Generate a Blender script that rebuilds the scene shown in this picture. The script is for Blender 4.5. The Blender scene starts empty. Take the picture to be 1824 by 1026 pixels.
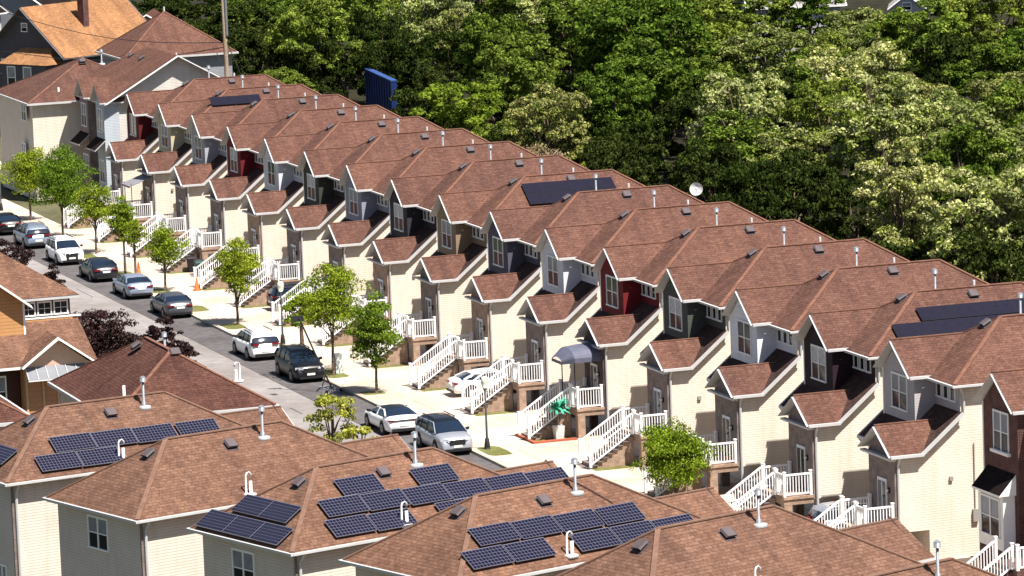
import bpy, math, random
import numpy as np
from mathutils import Matrix, Vector
R = math.radians
S = bpy.context.scene
# ------------------------------------------------------------------ camera
cd = bpy.data.cameras.new('camera'); cam = bpy.data.objects.new('camera', cd)
S.collection.objects.link(cam); S.camera = cam
cd.sensor_width = 36.0; cd.lens = 157.9; cd.clip_start = 1.0; cd.clip_end = 3000
rt = Vector((0.32587714, 0.9446641, -0.03760078)); up = Vector((-0.1199181, 0.08075285, 0.98949413)); fw = Vector((-0.93777595, 0.31794451, -0.13959783))
m = Matrix((rt, up, -fw)).transposed().to_4x4(); m.translation = (195.0, -85.1, 43.6)
cam.matrix_world = m
S.render.resolution_x = 1024; S.render.resolution_y = 576
# ------------------------------------------------------------------ light
SUN = Vector((0.47, 0.23, 1.0)).normalized()
W = bpy.data.worlds.new('World'); S.world = W; W.use_nodes = True
nt = W.node_tree; nt.nodes.clear()
sky = nt.nodes.new('ShaderNodeTexSky'); sky.sky_type = 'NISHITA'; sky.sun_disc = False
sky.sun_elevation = math.asin(SUN.z); sky.sun_rotation = math.atan2(SUN.x, SUN.y)
bg = nt.nodes.new('ShaderNodeBackground'); bg.inputs['Strength'].default_value = 0.05
wo = nt.nodes.new('ShaderNodeOutputWorld')
nt.links.new(sky.outputs[0], bg.inputs[0]); nt.links.new(bg.outputs[0], wo.inputs[0])
sl = bpy.data.lights.new('sun', 'SUN'); sl.energy = 5.0; sl.angle = R(0.5); sl.color = (1.0, 0.935, 0.86)
so = bpy.data.objects.new('sun', sl); S.collection.objects.link(so)
so.rotation_euler = SUN.to_track_quat('Z', 'Y').to_euler(); so.location = (0, 0, 80)
S.view_settings.view_transform = 'Standard'; S.view_settings.look = 'None'
S.view_settings.exposure = 1.05; S.view_settings.gamma = 1.0
rnd = random.Random(7)
COL = S.collection
# ------------------------------------------------------------------ materials
MATS = {}
def newmat(name):
    mt = bpy.data.materials.new(name); mt.use_nodes = True
    n = mt.node_tree.nodes; l = mt.node_tree.links
    b = n['Principled BSDF']; MATS[name] = mt
    return mt, n, l, b
def plain(name, col, rough=0.6, metal=0.0, var=0.12, scale=1.5, spec=0.3):
    mt, n, l, b = newmat(name)
    b.inputs['Roughness'].default_value = rough; b.inputs['Metallic'].default_value = metal
    b.inputs['Specular IOR Level'].default_value = spec
    if var > 0:
        tc = n.new('ShaderNodeTexCoord'); nz = n.new('ShaderNodeTexNoise'); nz.inputs['Scale'].default_value = scale; nz.inputs['Detail'].default_value = 6
        l.new(tc.outputs['Object'], nz.inputs['Vector'])
        rp = n.new('ShaderNodeValToRGB'); e = rp.color_ramp.elements
        e[0].position = .3; e[1].position = .7
        e[0].color = [c*(1-var) for c in col]+[1]; e[1].color = [min(1, c*(1+var)) for c in col]+[1]
        l.new(nz.outputs['Fac'], rp.inputs[0]); l.new(rp.outputs[0], b.inputs['Base Color'])
    else:
        b.inputs['Base Color'].default_value = (*col, 1)
    return mt
def mixnode(n, mode, fac=1.0):
    mx = n.new('ShaderNodeMix'); mx.data_type = 'RGBA'; mx.blend_type = mode; mx.inputs[0].default_value = fac
    return mx
def shingle(name, c1, c2, cm, blot=0.25):
    mt, n, l, b = newmat(name); b.inputs['Roughness'].default_value = 0.95; b.inputs['Specular IOR Level'].default_value = 0.1
    uv = n.new('ShaderNodeUVMap')
    br = n.new('ShaderNodeTexBrick'); br.offset = .37; br.offset_frequency = 2
    br.inputs['Color1'].default_value = (*c1, 1); br.inputs['Color2'].default_value = (*c2, 1); br.inputs['Mortar'].default_value = (*cm, 1)
    br.inputs['Scale'].default_value = 1; br.inputs['Mortar Size'].default_value = .012; br.inputs['Mortar Smooth'].default_value = .3
    br.inputs['Brick Width'].default_value = .36; br.inputs['Row Height'].default_value = .165; br.inputs['Bias'].default_value = 0
    wn = n.new('ShaderNodeTexNoise'); wn.inputs['Scale'].default_value = 5.0; wn.inputs['Detail'].default_value = 8; wn.inputs['Roughness'].default_value = .75
    l.new(uv.outputs[0], br.inputs['Vector']); l.new(uv.outputs[0], wn.inputs['Vector'])
    ramp = n.new('ShaderNodeValToRGB'); e = ramp.color_ramp.elements
    e[0].position = .3; e[1].position = .7; e[0].color = (.58, .57, .58, 1); e[1].color = (1.42, 1.42, 1.38, 1)
    l.new(wn.outputs['Fac'], ramp.inputs[0])
    mx = mixnode(n, 'MULTIPLY'); l.new(br.outputs['Color'], mx.inputs['A']); l.new(ramp.outputs[0], mx.inputs['B'])
    tc = n.new('ShaderNodeTexCoord'); n2 = n.new('ShaderNodeTexNoise'); n2.inputs['Scale'].default_value = .55; n2.inputs['Detail'].default_value = 5
    oi = n.new('ShaderNodeObjectInfo'); ad = n.new('ShaderNodeVectorMath'); ad.operation = 'ADD'
    sc = n.new('ShaderNodeMath'); sc.operation = 'MULTIPLY'; sc.inputs[1].default_value = 57.0
    l.new(oi.outputs['Random'], sc.inputs[0]); l.new(tc.outputs['Object'], ad.inputs[0]); l.new(sc.outputs[0], ad.inputs[1])
    l.new(ad.outputs[0], n2.inputs['Vector'])
    r2 = n.new('ShaderNodeValToRGB'); e = r2.color_ramp.elements; e[0].position = .3; e[1].position = .72
    e[0].color = (1-blot, 1-blot, 1-blot*.9, 1); e[1].color = (1+blot*.5, 1+blot*.5, 1+blot*.45, 1)
    l.new(n2.outputs['Fac'], r2.inputs[0])
    m2 = mixnode(n, 'MULTIPLY'); l.new(mx.outputs['Result'], m2.inputs['A']); l.new(r2.outputs[0], m2.inputs['B'])
    mp_ = n.new('ShaderNodeMapping'); mp_.inputs['Scale'].default_value = (1.3, .16, 1); l.new(uv.outputs[0], mp_.inputs[0]); l.new(sc.outputs[0], mp_.inputs['Location'])
    n3 = n.new('ShaderNodeTexNoise'); n3.inputs['Scale'].default_value = 1.2; n3.inputs['Detail'].default_value = 6; l.new(mp_.outputs[0], n3.inputs['Vector'])
    r3 = n.new('ShaderNodeValToRGB'); e = r3.color_ramp.elements; e[0].position = .34; e[1].position = .62; e[0].color = (.80, .80, .82, 1); e[1].color = (1.05, 1.04, 1.02, 1); l.new(n3.outputs['Fac'], r3.inputs[0])
    r4 = n.new('ShaderNodeValToRGB'); e = r4.color_ramp.elements; e[0].color = (.90, .90, .92, 1); e[1].color = (1.07, 1.05, 1.02, 1); l.new(oi.outputs['Random'], r4.inputs[0])
    m3 = mixnode(n, 'MULTIPLY'); l.new(m2.outputs['Result'], m3.inputs['A']); l.new(r3.outputs[0], m3.inputs['B']); m4 = mixnode(n, 'MULTIPLY'); l.new(m3.outputs['Result'], m4.inputs['A']); l.new(r4.outputs[0], m4.inputs['B'])
    l.new(m4.outputs['Result'], b.inputs['Base Color'])
    bp = n.new('ShaderNodeBump'); bp.inputs['Strength'].default_value = .5; bp.inputs['Distance'].default_value = .02
    inv = n.new('ShaderNodeMath'); inv.operation = 'SUBTRACT'; inv.inputs[0].default_value = 1
    l.new(br.outputs['Fac'], inv.inputs[1]); l.new(inv.outputs[0], bp.inputs['Height']); l.new(bp.outputs[0], b.inputs['Normal'])
    return mt
def siding(name, col, lap=.125, lap_shade=.62):
    mt, n, l, b = newmat(name); b.inputs['Roughness'].default_value = .7; b.inputs['Specular IOR Level'].default_value = .2
    uv = n.new('ShaderNodeUVMap'); sp = n.new('ShaderNodeSeparateXYZ'); l.new(uv.outputs[0], sp.inputs[0])
    dv = n.new('ShaderNodeMath'); dv.operation = 'DIVIDE'; dv.inputs[1].default_value = lap; l.new(sp.outputs['Y'], dv.inputs[0])
    fr = n.new('ShaderNodeMath'); fr.operation = 'FRACT'; l.new(dv.outputs[0], fr.inputs[0])
    rp = n.new('ShaderNodeValToRGB'); e = rp.color_ramp.elements
    e[0].position = 0; e[0].color = (lap_shade, lap_shade, lap_shade, 1); e[1].position = .22; e[1].color = (1, 1, 1, 1)  # shadow line under each lap, darkened into the colour
    l.new(fr.outputs[0], rp.inputs[0])
    nz = n.new('ShaderNodeTexNoise'); nz.inputs['Scale'].default_value = .7; nz.inputs['Detail'].default_value = 6; l.new(uv.outputs[0], nz.inputs['Vector'])
    r2 = n.new('ShaderNodeValToRGB'); e = r2.color_ramp.elements; e[0].position = .3; e[1].position = .7
    e[0].color = [c*.93 for c in col]+[1]; e[1].color = [min(1, c*1.05) for c in col]+[1]; l.new(nz.outputs['Fac'], r2.inputs[0])
    mx = mixnode(n, 'MULTIPLY'); l.new(r2.outputs[0], mx.inputs['A']); l.new(rp.outputs[0], mx.inputs['B'])
    mp_ = n.new('ShaderNodeMapping'); mp_.inputs['Scale'].default_value = (2.2, .22, 1); l.new(uv.outputs[0], mp_.inputs[0]); oi = n.new('ShaderNodeObjectInfo'); l.new(oi.outputs['Random'], mp_.inputs['Location'])
    n3 = n.new('ShaderNodeTexNoise'); n3.inputs['Scale'].default_value = 1.6; n3.inputs['Detail'].default_value = 7; l.new(mp_.outputs[0], n3.inputs['Vector'])
    r3 = n.new('ShaderNodeValToRGB'); e = r3.color_ramp.elements; e[0].position = .3; e[1].position = .55; e[0].color = (.92, .91, .89, 1); e[1].color = (1, 1, 1, 1); l.new(n3.outputs['Fac'], r3.inputs[0])
    r4 = n.new('ShaderNodeValToRGB'); e = r4.color_ramp.elements; e[0].color = (.95, .95, .94, 1); e[1].color = (1.04, 1.03, 1.02, 1); l.new(oi.outputs['Random'], r4.inputs[0])
    m3 = mixnode(n, 'MULTIPLY'); l.new(mx.outputs['Result'], m3.inputs['A']); l.new(r3.outputs[0], m3.inputs['B']); m4 = mixnode(n, 'MULTIPLY'); l.new(m3.outputs['Result'], m4.inputs['A']); l.new(r4.outputs[0], m4.inputs['B'])
    l.new(m4.outputs['Result'], b.inputs['Base Color'])
    bp = n.new('ShaderNodeBump'); bp.inputs['Strength'].default_value = .7; bp.inputs['Distance'].default_value = .02; bp.invert = True
    l.new(fr.outputs[0], bp.inputs['Height']); l.new(bp.outputs[0], b.inputs['Normal'])
    return mt
def brick(name, c1, c2, cm, w=.22, h=.075, mort=.012):
    mt, n, l, b = newmat(name); b.inputs['Roughness'].default_value = .9; b.inputs['Specular IOR Level'].default_value = .15
    uv = n.new('ShaderNodeUVMap'); br = n.new('ShaderNodeTexBrick')
    for k, v in (('Color1', (*c1, 1)), ('Color2', (*c2, 1)), ('Mortar', (*cm, 1)), ('Scale', 1), ('Mortar Size', mort), ('Brick Width', w), ('Row Height', h)):
        br.inputs[k].default_value = v
    l.new(uv.outputs[0], br.inputs['Vector'])
    nz = n.new('ShaderNodeTexNoise'); nz.inputs['Scale'].default_value = 2; nz.inputs['Detail'].default_value = 8; l.new(uv.outputs[0], nz.inputs['Vector'])
    rp = n.new('ShaderNodeValToRGB'); e = rp.color_ramp.elements; e[0].position = .3; e[1].position = .7; e[0].color = (.7, .7, .7, 1); e[1].color = (1.25, 1.2, 1.2, 1)
    l.new(nz.outputs['Fac'], rp.inputs[0]); mx = mixnode(n, 'MULTIPLY'); l.new(br.outputs['Color'], mx.inputs['A']); l.new(rp.outputs[0], mx.inputs['B'])
    l.new(mx.outputs['Result'], b.inputs['Base Color']); return mt
def ground_mat(name, c1, c2, scale, c3=None, rough=.95, joint=None):
    mt, n, l, b = newmat(name); b.inputs['Roughness'].default_value = rough; b.inputs['Specular IOR Level'].default_value = .15
    tc = n.new('ShaderNodeTexCoord'); nz = n.new('ShaderNodeTexNoise'); nz.inputs['Scale'].default_value = scale; nz.inputs['Detail'].default_value = 9; nz.inputs['Roughness'].default_value = .65
    l.new(tc.outputs['Object'], nz.inputs['Vector']); rp = n.new('ShaderNodeValToRGB'); e = rp.color_ramp.elements
    e[0].position = .32; e[1].position = .68; e[0].color = (*c1, 1); e[1].color = (*c2, 1); l.new(nz.outputs['Fac'], rp.inputs[0])
    out = rp.outputs[0]
    n2 = n.new('ShaderNodeTexNoise'); n2.inputs['Scale'].default_value = scale*.13; n2.inputs['Detail'].default_value = 4; l.new(tc.outputs['Object'], n2.inputs['Vector'])
    r2 = n.new('ShaderNodeValToRGB'); e = r2.color_ramp.elements; e[0].position = .35; e[1].position = .65
    e[0].color = (.82, .8, .78, 1); e[1].color = (1.1, 1.1, 1.1, 1); l.new(n2.outputs['Fac'], r2.inputs[0])
    mx = mixnode(n, 'MULTIPLY'); l.new(out, mx.inputs['A']); l.new(r2.outputs[0], mx.inputs['B']); out = mx.outputs['Result']
    if joint:
        br = n.new('ShaderNodeTexBrick'); br.offset = 0
        for k, v in (('Color1', (1, 1, 1, 1)), ('Color2', (.93, .92, .9, 1)), ('Mortar', (.72, .62, .54, 1)), ('Scale', 1), ('Mortar Size', .03), ('Brick Width', joint), ('Row Height', joint)):
            br.inputs[k].default_value = v
        l.new(tc.outputs['Object'], br.inputs['Vector']); m3 = mixnode(n, 'MULTIPLY'); l.new(out, m3.inputs['A']); l.new(br.outputs['Color'], m3.inputs['B']); out = m3.outputs['Result']
    l.new(out, b.inputs['Base Color']); return mt
def leafmat(name, cols, trans=.25, clump=.25):
    mt, n, l, b = newmat(name); n.remove(b)
    g = n.new('ShaderNodeNewGeometry'); rp = n.new('ShaderNodeValToRGB'); e = rp.color_ramp.elements
    e[0].position = 0; e[0].color = (*cols[0], 1); e[1].position = 1; e[1].color = (*cols[-1], 1)
    for i, c in enumerate(cols[1:-1]):
        x = e.new((i+1)/(len(cols)-1)); x.color = (*c, 1)
    l.new(g.outputs['Random Per Island'], rp.inputs[0])
    tc = n.new('ShaderNodeTexCoord'); nz = n.new('ShaderNodeTexNoise'); nz.inputs['Scale'].default_value = .6; l.new(tc.outputs['Object'], nz.inputs['Vector'])
    r2 = n.new('ShaderNodeValToRGB'); e = r2.color_ramp.elements; e[0].position = .35; e[1].position = .65
    e[0].color = (1-clump, 1-clump, 1-clump, 1); e[1].color = (1+clump, 1+clump, 1, 1); l.new(nz.outputs['Fac'], r2.inputs[0])
    oi = n.new('ShaderNodeObjectInfo'); r3 = n.new('ShaderNodeValToRGB'); e = r3.color_ramp.elements
    e[0].color = (.82, .9, .8, 1); e[1].color = (1.18, 1.08, 1.1, 1); l.new(oi.outputs['Random'], r3.inputs[0])
    mx = mixnode(n, 'MULTIPLY'); l.new(rp.outputs[0], mx.inputs['A']); l.new(r2.outputs[0], mx.inputs['B'])
    m2 = mixnode(n, 'MULTIPLY'); l.new(mx.outputs['Result'], m2.inputs['A']); l.new(r3.outputs[0], m2.inputs['B'])
    d = n.new('ShaderNodeBsdfDiffuse'); t = n.new('ShaderNodeBsdfTranslucent'); ms = n.new('ShaderNodeMixShader'); ms.inputs[0].default_value = trans
    l.new(m2.outputs['Result'], d.inputs[0]); l.new(m2.outputs['Result'], t.inputs[0]); l.new(d.outputs[0], ms.inputs[1]); l.new(t.outputs[0], ms.inputs[2])
    l.new(ms.outputs[0], n['Material Output'].inputs[0]); return mt
def solar_mat(name, cell, line, lw):
    mt, n, l, b = newmat(name); b.inputs['Roughness'].default_value = .35; b.inputs['Specular IOR Level'].default_value = .12
    uv = n.new('ShaderNodeUVMap'); br = n.new('ShaderNodeTexBrick'); br.offset = 0
    for k, v in (('Color1', (*cell, 1)), ('Color2', (cell[0]*1.3, cell[1]*1.2, cell[2]*1.15, 1)), ('Mortar', (*line, 1)), ('Scale', 1), ('Mortar Size', lw), ('Mortar Smooth', .2), ('Brick Width', .1633), ('Row Height', .1633)):
        br.inputs[k].default_value = v
    l.new(uv.outputs[0], br.inputs['Vector']); l.new(br.outputs['Color'], b.inputs['Base Color']); return mt

SH = shingle('shingle_brown', (.105, .053, .041), (.142, .075, .058), (.066, .034, .027), .15)
SHF = shingle('shingle_tan_brown', (.135, .073, .050), (.190, .108, .076), (.090, .049, .036), .16)
SHR = shingle('shingle_red_brown', (.085, .038, .030), (.122, .058, .044), (.045, .022, .017))
SHO = shingle('shingle_orange', (.29, .145, .068), (.38, .20, .095), (.21, .105, .055), .2)
SHD = shingle('shingle_dark', (.012, .008, .008), (.022, .015, .014), (.007, .005, .005))
CAP = plain('ridge_cap_rust', (.165, .078, .052), .95, var=.3, scale=3)
CAPF = plain('ridge_cap_tan', (.165, .094, .066), .95, var=.2, scale=3)
CREAM = siding('siding_cream', (.69, .61, .52)); CREAMF = siding('siding_beige', (.60, .53, .465))
WHITE = plain('white_trim', (.80, .80, .78), .5, var=.04); GUT = plain('gutter_white', (.50, .50, .50), .5, var=.06)
VINYL = plain('white_vinyl', (.84, .84, .84), .4, var=.02)
BRK = brick('brick_tan_pink', (.36, .235, .165), (.27, .17, .12), (.36, .30, .24))
BRG = brick('brick_grey_brown', (.21, .165, .15), (.15, .12, .112), (.25, .22, .2))
BRR = brick('brick_red', (.11, .035, .03), (.075, .024, .022), (.14, .11, .10))
BRO = brick('brick_orange', (.42, .2, .12), (.34, .16, .1), (.42, .33, .26))
GLASS = plain('window_glass', (.010, .013, .02), .08, var=0, spec=.3)
BLIND = plain('window_blind', (.20, .22, .26), .3, var=.2, scale=3, spec=.35)
DOOR = plain('door_dark', (.035, .018, .02), .5, var=.1); DOORW = plain('storm_door_white', (.7, .72, .75), .4, var=.03)
BLINDL = plain('window_curtain_pale', (.42, .44, .46), .4, var=.25, scale=5, spec=.35); BLINDD = plain('window_blind_dark', (.05, .06, .08), .12, var=.5, scale=2, spec=.35); DOORB = plain('door_blue_grey', (.10, .12, .15), .5, var=.1); DOORG = plain('door_brown', (.12, .06, .035), .5, var=.1)  # BLINDL and BLINDD are pale and dark variants of the blind
DARKM = plain('dark_metal', (.02, .02, .022), .5, var=.1); VENT = plain('roof_vent_grey', (.085, .068, .072), .6, var=.2)
GALV = plain('galvanised_steel', (.19, .205, .23), .5, .2, var=.15, scale=6); PVC = plain('white_pvc', (.62, .62, .61), .4, var=.02)
FLASH = plain('flashing_pale', (.40, .43, .44), .4, var=.1)
CONC = ground_mat('concrete_pale', (.47, .405, .335), (.58, .51, .43), 1.6, joint=3.2)
CURB = ground_mat('curb_concrete', (.34, .30, .25), (.44, .40, .34), 1.5)
ROAD = ground_mat('road_grey', (.195, .18, .178), (.27, .25, .243), 1.1)
ASPH = ground_mat('parking_asphalt', (.075, .071, .074), (.125, .117, .119), 1.7)
GRASS = ground_mat('grass_ground', (.085, .10, .022), (.19, .185, .07), 3.5)
GRND = ground_mat('woodland_ground', (.012, .012, .006), (.03, .028, .014), .5)
STEPM = plain('step_stone', (.15, .13, .125), .8, var=.2, scale=5)
BARK = plain('bark', (.10, .07, .05), .9, var=.35, scale=8)
L_ST = leafmat('leaf_street', [(.08, .125, .01), (.14, .205, .018), (.235, .31, .03), (.34, .40, .06)], .3)
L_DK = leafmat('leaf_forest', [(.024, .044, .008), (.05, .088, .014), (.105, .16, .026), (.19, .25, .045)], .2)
L_KK = leafmat('leaf_forest_shade', [(.008, .012, .004), (.016, .026, .007), (.03, .045, .012), (.06, .08, .02)], .08)  # shade below the tall trees, put into the leaf colour
L_MD = leafmat('leaf_forest_mid', [(.045, .075, .014), (.095, .14, .024), (.18, .235, .042), (.30, .345, .08)], .25)
L_FE = leafmat('leaf_fresh', [(.055, .10, .012), (.10, .165, .018), (.16, .235, .03), (.24, .31, .055)], .25)
L_BL = leafmat('blossom_cream', [(.10, .14, .03), (.26, .29, .11), (.38, .40, .19), (.48, .49, .28)], .2)
L_PB = leafmat('blossom_olive', [(.06, .09, .02), (.14, .17, .05), (.24, .26, .10), (.34, .34, .17)], .2)
L_PU = leafmat('leaf_purple', [(.010, .006, .008), (.022, .012, .015), (.045, .026, .03), (.10, .065, .07)], .1)
L_YE = leafmat('leaf_yellow_green', [(.12, .16, .02), (.22, .26, .035), (.33, .35, .07), (.45, .43, .14)], .3)
L_DRY = leafmat('dry_twigs', [(.12, .08, .05), (.22, .15, .10), (.32, .24, .17), (.4, .32, .24)], .1)
SOLAR = solar_mat('solar_cells', (.0045, .005, .017), (.11, .11, .15), .009)
SOLARH = solar_mat('solar_cells_black', (.010, .010, .020), (.014, .014, .024), .004)
SFRAME = plain('solar_frame', (.22, .22, .27), .35, .6, var=.05); SFRB = plain('solar_frame_black', (.03, .03, .035), .35, .5, var=0)

# ------------------------------------------------------------------ builder
class MB:
    def __init__(s): s.v = []; s.f = []; s.m = []; s.ms = []
    def mi(s, mat):
        if mat not in s.ms: s.ms.append(mat)
        return s.ms.index(mat)
    def face(s, pts, mat):
        b = len(s.v); s.v += [tuple(p) for p in pts]; s.f.append(tuple(range(b, b+len(pts)))); s.m.append(s.mi(mat)); return s
    def hexa(s, p, mat):
        b = len(s.v); s.v += [tuple(q) for q in p]; k = s.mi(mat)
        for q in ((0, 3, 2, 1), (4, 5, 6, 7), (0, 1, 5, 4), (1, 2, 6, 5), (2, 3, 7, 6), (3, 0, 4, 7)):
            s.f.append(tuple(b+i for i in q)); s.m.append(k)
        return s
    def box(s, x0, x1, y0, y1, z0, z1, mat):
        return s.hexa([(x0, y0, z0), (x1, y0, z0), (x1, y1, z0), (x0, y1, z0), (x0, y0, z1), (x1, y0, z1), (x1, y1, z1), (x0, y1, z1)], mat)
    def beam(s, p, q, w, h, mat, upv=(0, 0, 1)):
        p = Vector(p); q = Vector(q); d = (q-p).normalized(); u = Vector(upv)
        a = d.cross(u)
        if a.length < 1e-4: a = d.cross(Vector((0, 1, 0)))
        a.normalize(); c = a.cross(d).normalized(); a *= w/2; c *= h/2
        return s.hexa([p-a-c, p+a-c, q+a-c, q-a-c, p-a+c, p+a+c, q+a+c, q-a+c], mat)
    def tube(s, pts, r, mat, n=8, caps=True):
        pts = [Vector(p) for p in pts]; k = s.mi(mat); rings = []
        rs = r if isinstance(r, (list, tuple)) else [r]*len(pts)
        for i, p in enumerate(pts):
            d = (pts[min(i+1, len(pts)-1)]-pts[max(i-1, 0)]).normalized()
            a = d.cross(Vector((.13, .97, .2))).normalized(); c = d.cross(a).normalized(); b = len(s.v)
            s.v += [tuple(p+(a*math.cos(2*math.pi*j/n)+c*math.sin(2*math.pi*j/n))*rs[i]) for j in range(n)]; rings.append(b)
        for i in range(len(pts)-1):
            for j in range(n):
                s.f.append((rings[i]+j, rings[i]+(j+1) % n, rings[i+1]+(j+1) % n, rings[i+1]+j)); s.m.append(k)
        if caps:
            s.f.append(tuple(rings[0]+j for j in range(n))); s.m.append(k); s.f.append(tuple(rings[-1]+j for j in range(n))); s.m.append(k)
        return s
    def slab(s, pts, th, mat, side):
        pts = [Vector(p) for p in pts]; lo = [p-Vector((0, 0, th)) for p in pts]
        s.face(pts, mat); s.face(lo[::-1], side)
        for i in range(len(pts)):
            j = (i+1) % len(pts); s.face([pts[i], pts[j], lo[j], lo[i]], side)
        return s
    def ball(s, c, r, mat, n=10, mrg=6, sz=1.0):
        b = len(s.v); k = s.mi(mat)
        for i in range(mrg+1):
            t = math.pi*i/mrg
            for j in range(n):
                s.v.append((c[0]+r*math.sin(t)*math.cos(2*math.pi*j/n), c[1]+r*math.sin(t)*math.sin(2*math.pi*j/n), c[2]+r*sz*math.cos(t)))
        for i in range(mrg):
            for j in range(n):
                s.f.append((b+i*n+j, b+(i+1)*n+j, b+(i+1)*n+(j+1) % n, b+i*n+(j+1) % n)); s.m.append(k)
        return s
    def build(s, name, parent=None, smooth=False, uv=True, mw=None):
        me = bpy.data.meshes.new(name); me.from_pydata(s.v, [], s.f)
        for mt in s.ms: me.materials.append(mt)
        me.polygons.foreach_set('material_index', s.m)
        if smooth: me.polygons.foreach_set('use_smooth', [True]*len(s.f))
        if uv: auto_uv(me)
        me.update(); o = bpy.data.objects.new(name, me); COL.objects.link(o)
        if parent: o.parent = parent
        if mw is not None: o.matrix_local = mw
        return o
def auto_uv(me):
    ul = me.uv_layers.new(name='UVMap'); Z = Vector((0, 0, 1))
    for p in me.polygons:
        n = p.normal
        if abs(n.z) > .995 or n.length < .1: u = Vector((1, 0, 0)); v = Vector((0, 1, 0))
        else: u = Z.cross(n).normalized(); v = n.cross(u)
        for li in p.loop_indices:
            q = me.vertices[me.loops[li].vertex_index].co; ul.data[li].uv = (q.dot(u), q.dot(v))
def empty(name, loc=(0, 0, 0), rz=0, label=None, cat=None, group=None):
    o = bpy.data.objects.new(name, None); COL.objects.link(o); o.location = loc; o.rotation_euler = (0, 0, rz); o.empty_display_size = .3
    tag(o, label, cat, group); return o
def tag(o, label=None, cat=None, group=None, kind=None):
    if label: o['label'] = label
    if cat: o['category'] = cat
    if group: o['group'] = group
    if kind: o['kind'] = kind
    return o
def copy_tree(o, parent=None):
    c = o.copy(); COL.objects.link(c)
    if parent: c.parent = parent
    for ch in list(o.children): copy_tree(ch, c)
    return c
def remat(o, mp):
    if o.type == 'MESH':
        for sl_ in o.material_slots:
            if sl_.material in mp:
                mt = mp[sl_.material]; sl_.link = 'OBJECT'; sl_.material = mt
            elif sl_.link == 'DATA' : pass
    for ch in o.children: remat(ch, mp)
# ------------------------------------------------------------------ house parts
def cap_line(mb, pts, mat, w=.26, off=.012):
    w *= .8
    for p, q in zip(pts[:-1], pts[1:]):
        p = Vector(p)+Vector((0, 0, off)); q = Vector(q)+Vector((0, 0, off)); mb.beam(p, q, w, .05, mat)
def main_roof(parent, sh, cap, gx=-2.86, gz=10.05, gfront=1.25):
    """hip roof (ridge along y) with a lower front gable over the bay; returns the roof object"""
    r = MB(); ZE, ZR = 8.4, 10.9; A = (-5.4, 2.25, ZE); B = (2.2, 2.25, ZE); C = (2.2, 16.3, ZE); D = (-5.4, 16.3, ZE); E = (-1.6, 6.55, ZR); F = (-1.6, 12.4, ZR)
    for q in ([B, C, F, E], [D, A, E, F], [A, B, E], [C, D, F]): r.face(q, sh)
    r.face([A, D, C, B], GUT)
    r.box(-5.38, 2.18, 2.27, 16.28, ZE-.17, ZE-.004, GUT)
    g0, g1 = gx-2.1, gx+2.1; ez = 8.5; th = .12
    r.slab([(g1, gfront, ez), (g1, 2.75, ez), (gx, 5.35, gz), (gx, gfront, gz)], th, sh, GUT)
    r.slab([(gx, gfront, gz), (gx, 5.35, gz), (g0, 2.75, ez), (g0, gfront, ez)], th, sh, GUT)
    cap_line(r, [(gx, gfront, gz), (gx, 5.15, gz)], cap, .18)
    cap_line(r, [(2.15, 2.3, ZE+.03), E, F, (2.15, 16.25, ZE+.03)], cap, .26)
    cap_line(r, [(-5.35, 2.3, ZE+.03), E], cap, .22); cap_line(r, [F, (-5.35, 16.25, ZE+.03)], cap, .26)
    # white rake boards of the bay gable
    r.beam((g1+.02, gfront-.02, ez-.1), (gx, gfront-.02, gz-.1), .03, .12, GUT, (0, 1, 0)); r.beam((g0-.02, gfront-.02, ez-.1), (gx, gfront-.02, gz-.1), .03, .12, GUT, (0, 1, 0))
    return r.build('roof', parent)
def roof_bits(roof, flue=None, vents=(), pipes=(), plumb=None):
    """box vents, flue stack and plumbing pipes, children of the roof"""
    for (x, y, z, nx, ny) in vents:
        v = MB(); n = Vector((nx, ny, 1)).normalized(); a = Vector((0, 1, 0)) if abs(nx) > abs(ny) else Vector((1, 0, 0)); c = n.cross(a).normalized(); p = Vector((x, y, z))
        def hx(w, d, h0, h1, mat, w2=None):
            w2 = w2 or w
            v.hexa([p-a*w-c*d+n*h0, p+a*w-c*d+n*h0, p+a*w+c*d+n*h0, p-a*w+c*d+n*h0, p-a*w2-c*d+n*h1, p+a*w2-c*d+n*h1, p+a*w2+c*d+n*h1, p-a*w2+c*d+n*h1], mat)
        hx(.30, .30, 0, .02, VENT); hx(.2, .2, .02, .12, DARKM); hx(.27, .24, .12, .2, VENT, .22); v.build('roof_vent', roof)
    if flue:
        x, y, z, h = flue; v = MB(); v.box(x-.23, x+.23, y-.23, y+.23, z-.2, z+.03, FLASH)
        v.tube([(x, y, z-.1), (x, y, z+.2)], [.13, .10], GALV, 10); v.tube([(x, y, z), (x, y, z+h)], .06, GALV, 10)
        v.tube([(x, y, z+h-.12), (x, y, z+h+.08)], [.135, .135], GALV, 10); v.tube([(x, y, z+h+.08), (x, y, z+h+.14)], [.14, .05], GALV, 10); v.build('flue_pipe', roof, True)
    for (x, y, z, hook) in pipes:
        v = MB(); v.tube([(x, y, z-.1), (x, y, z+.5)], .07, PVC, 8)
        if hook:
            xx = x+.12; v.tube([(xx, y+.16, z-.1), (xx, y+.16, z+.72), (xx, y+.11, z+.84), (xx, y, z+.86), (xx, y-.09, z+.78), (xx, y-.1, z+.66)], .045, PVC, 8); v.box(x-.2, x+.25, y-.15, y+.3, z-.16, z-.02, PVC)
        v.build('vent_pipe', roof, True)
    if plumb:
        x, y, z = plumb; v = MB(); v.tube([(x, y, z-.2), (x, y, z+.42)], .075, PVC, 8); v.build('plumbing_vent', roof)
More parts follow.
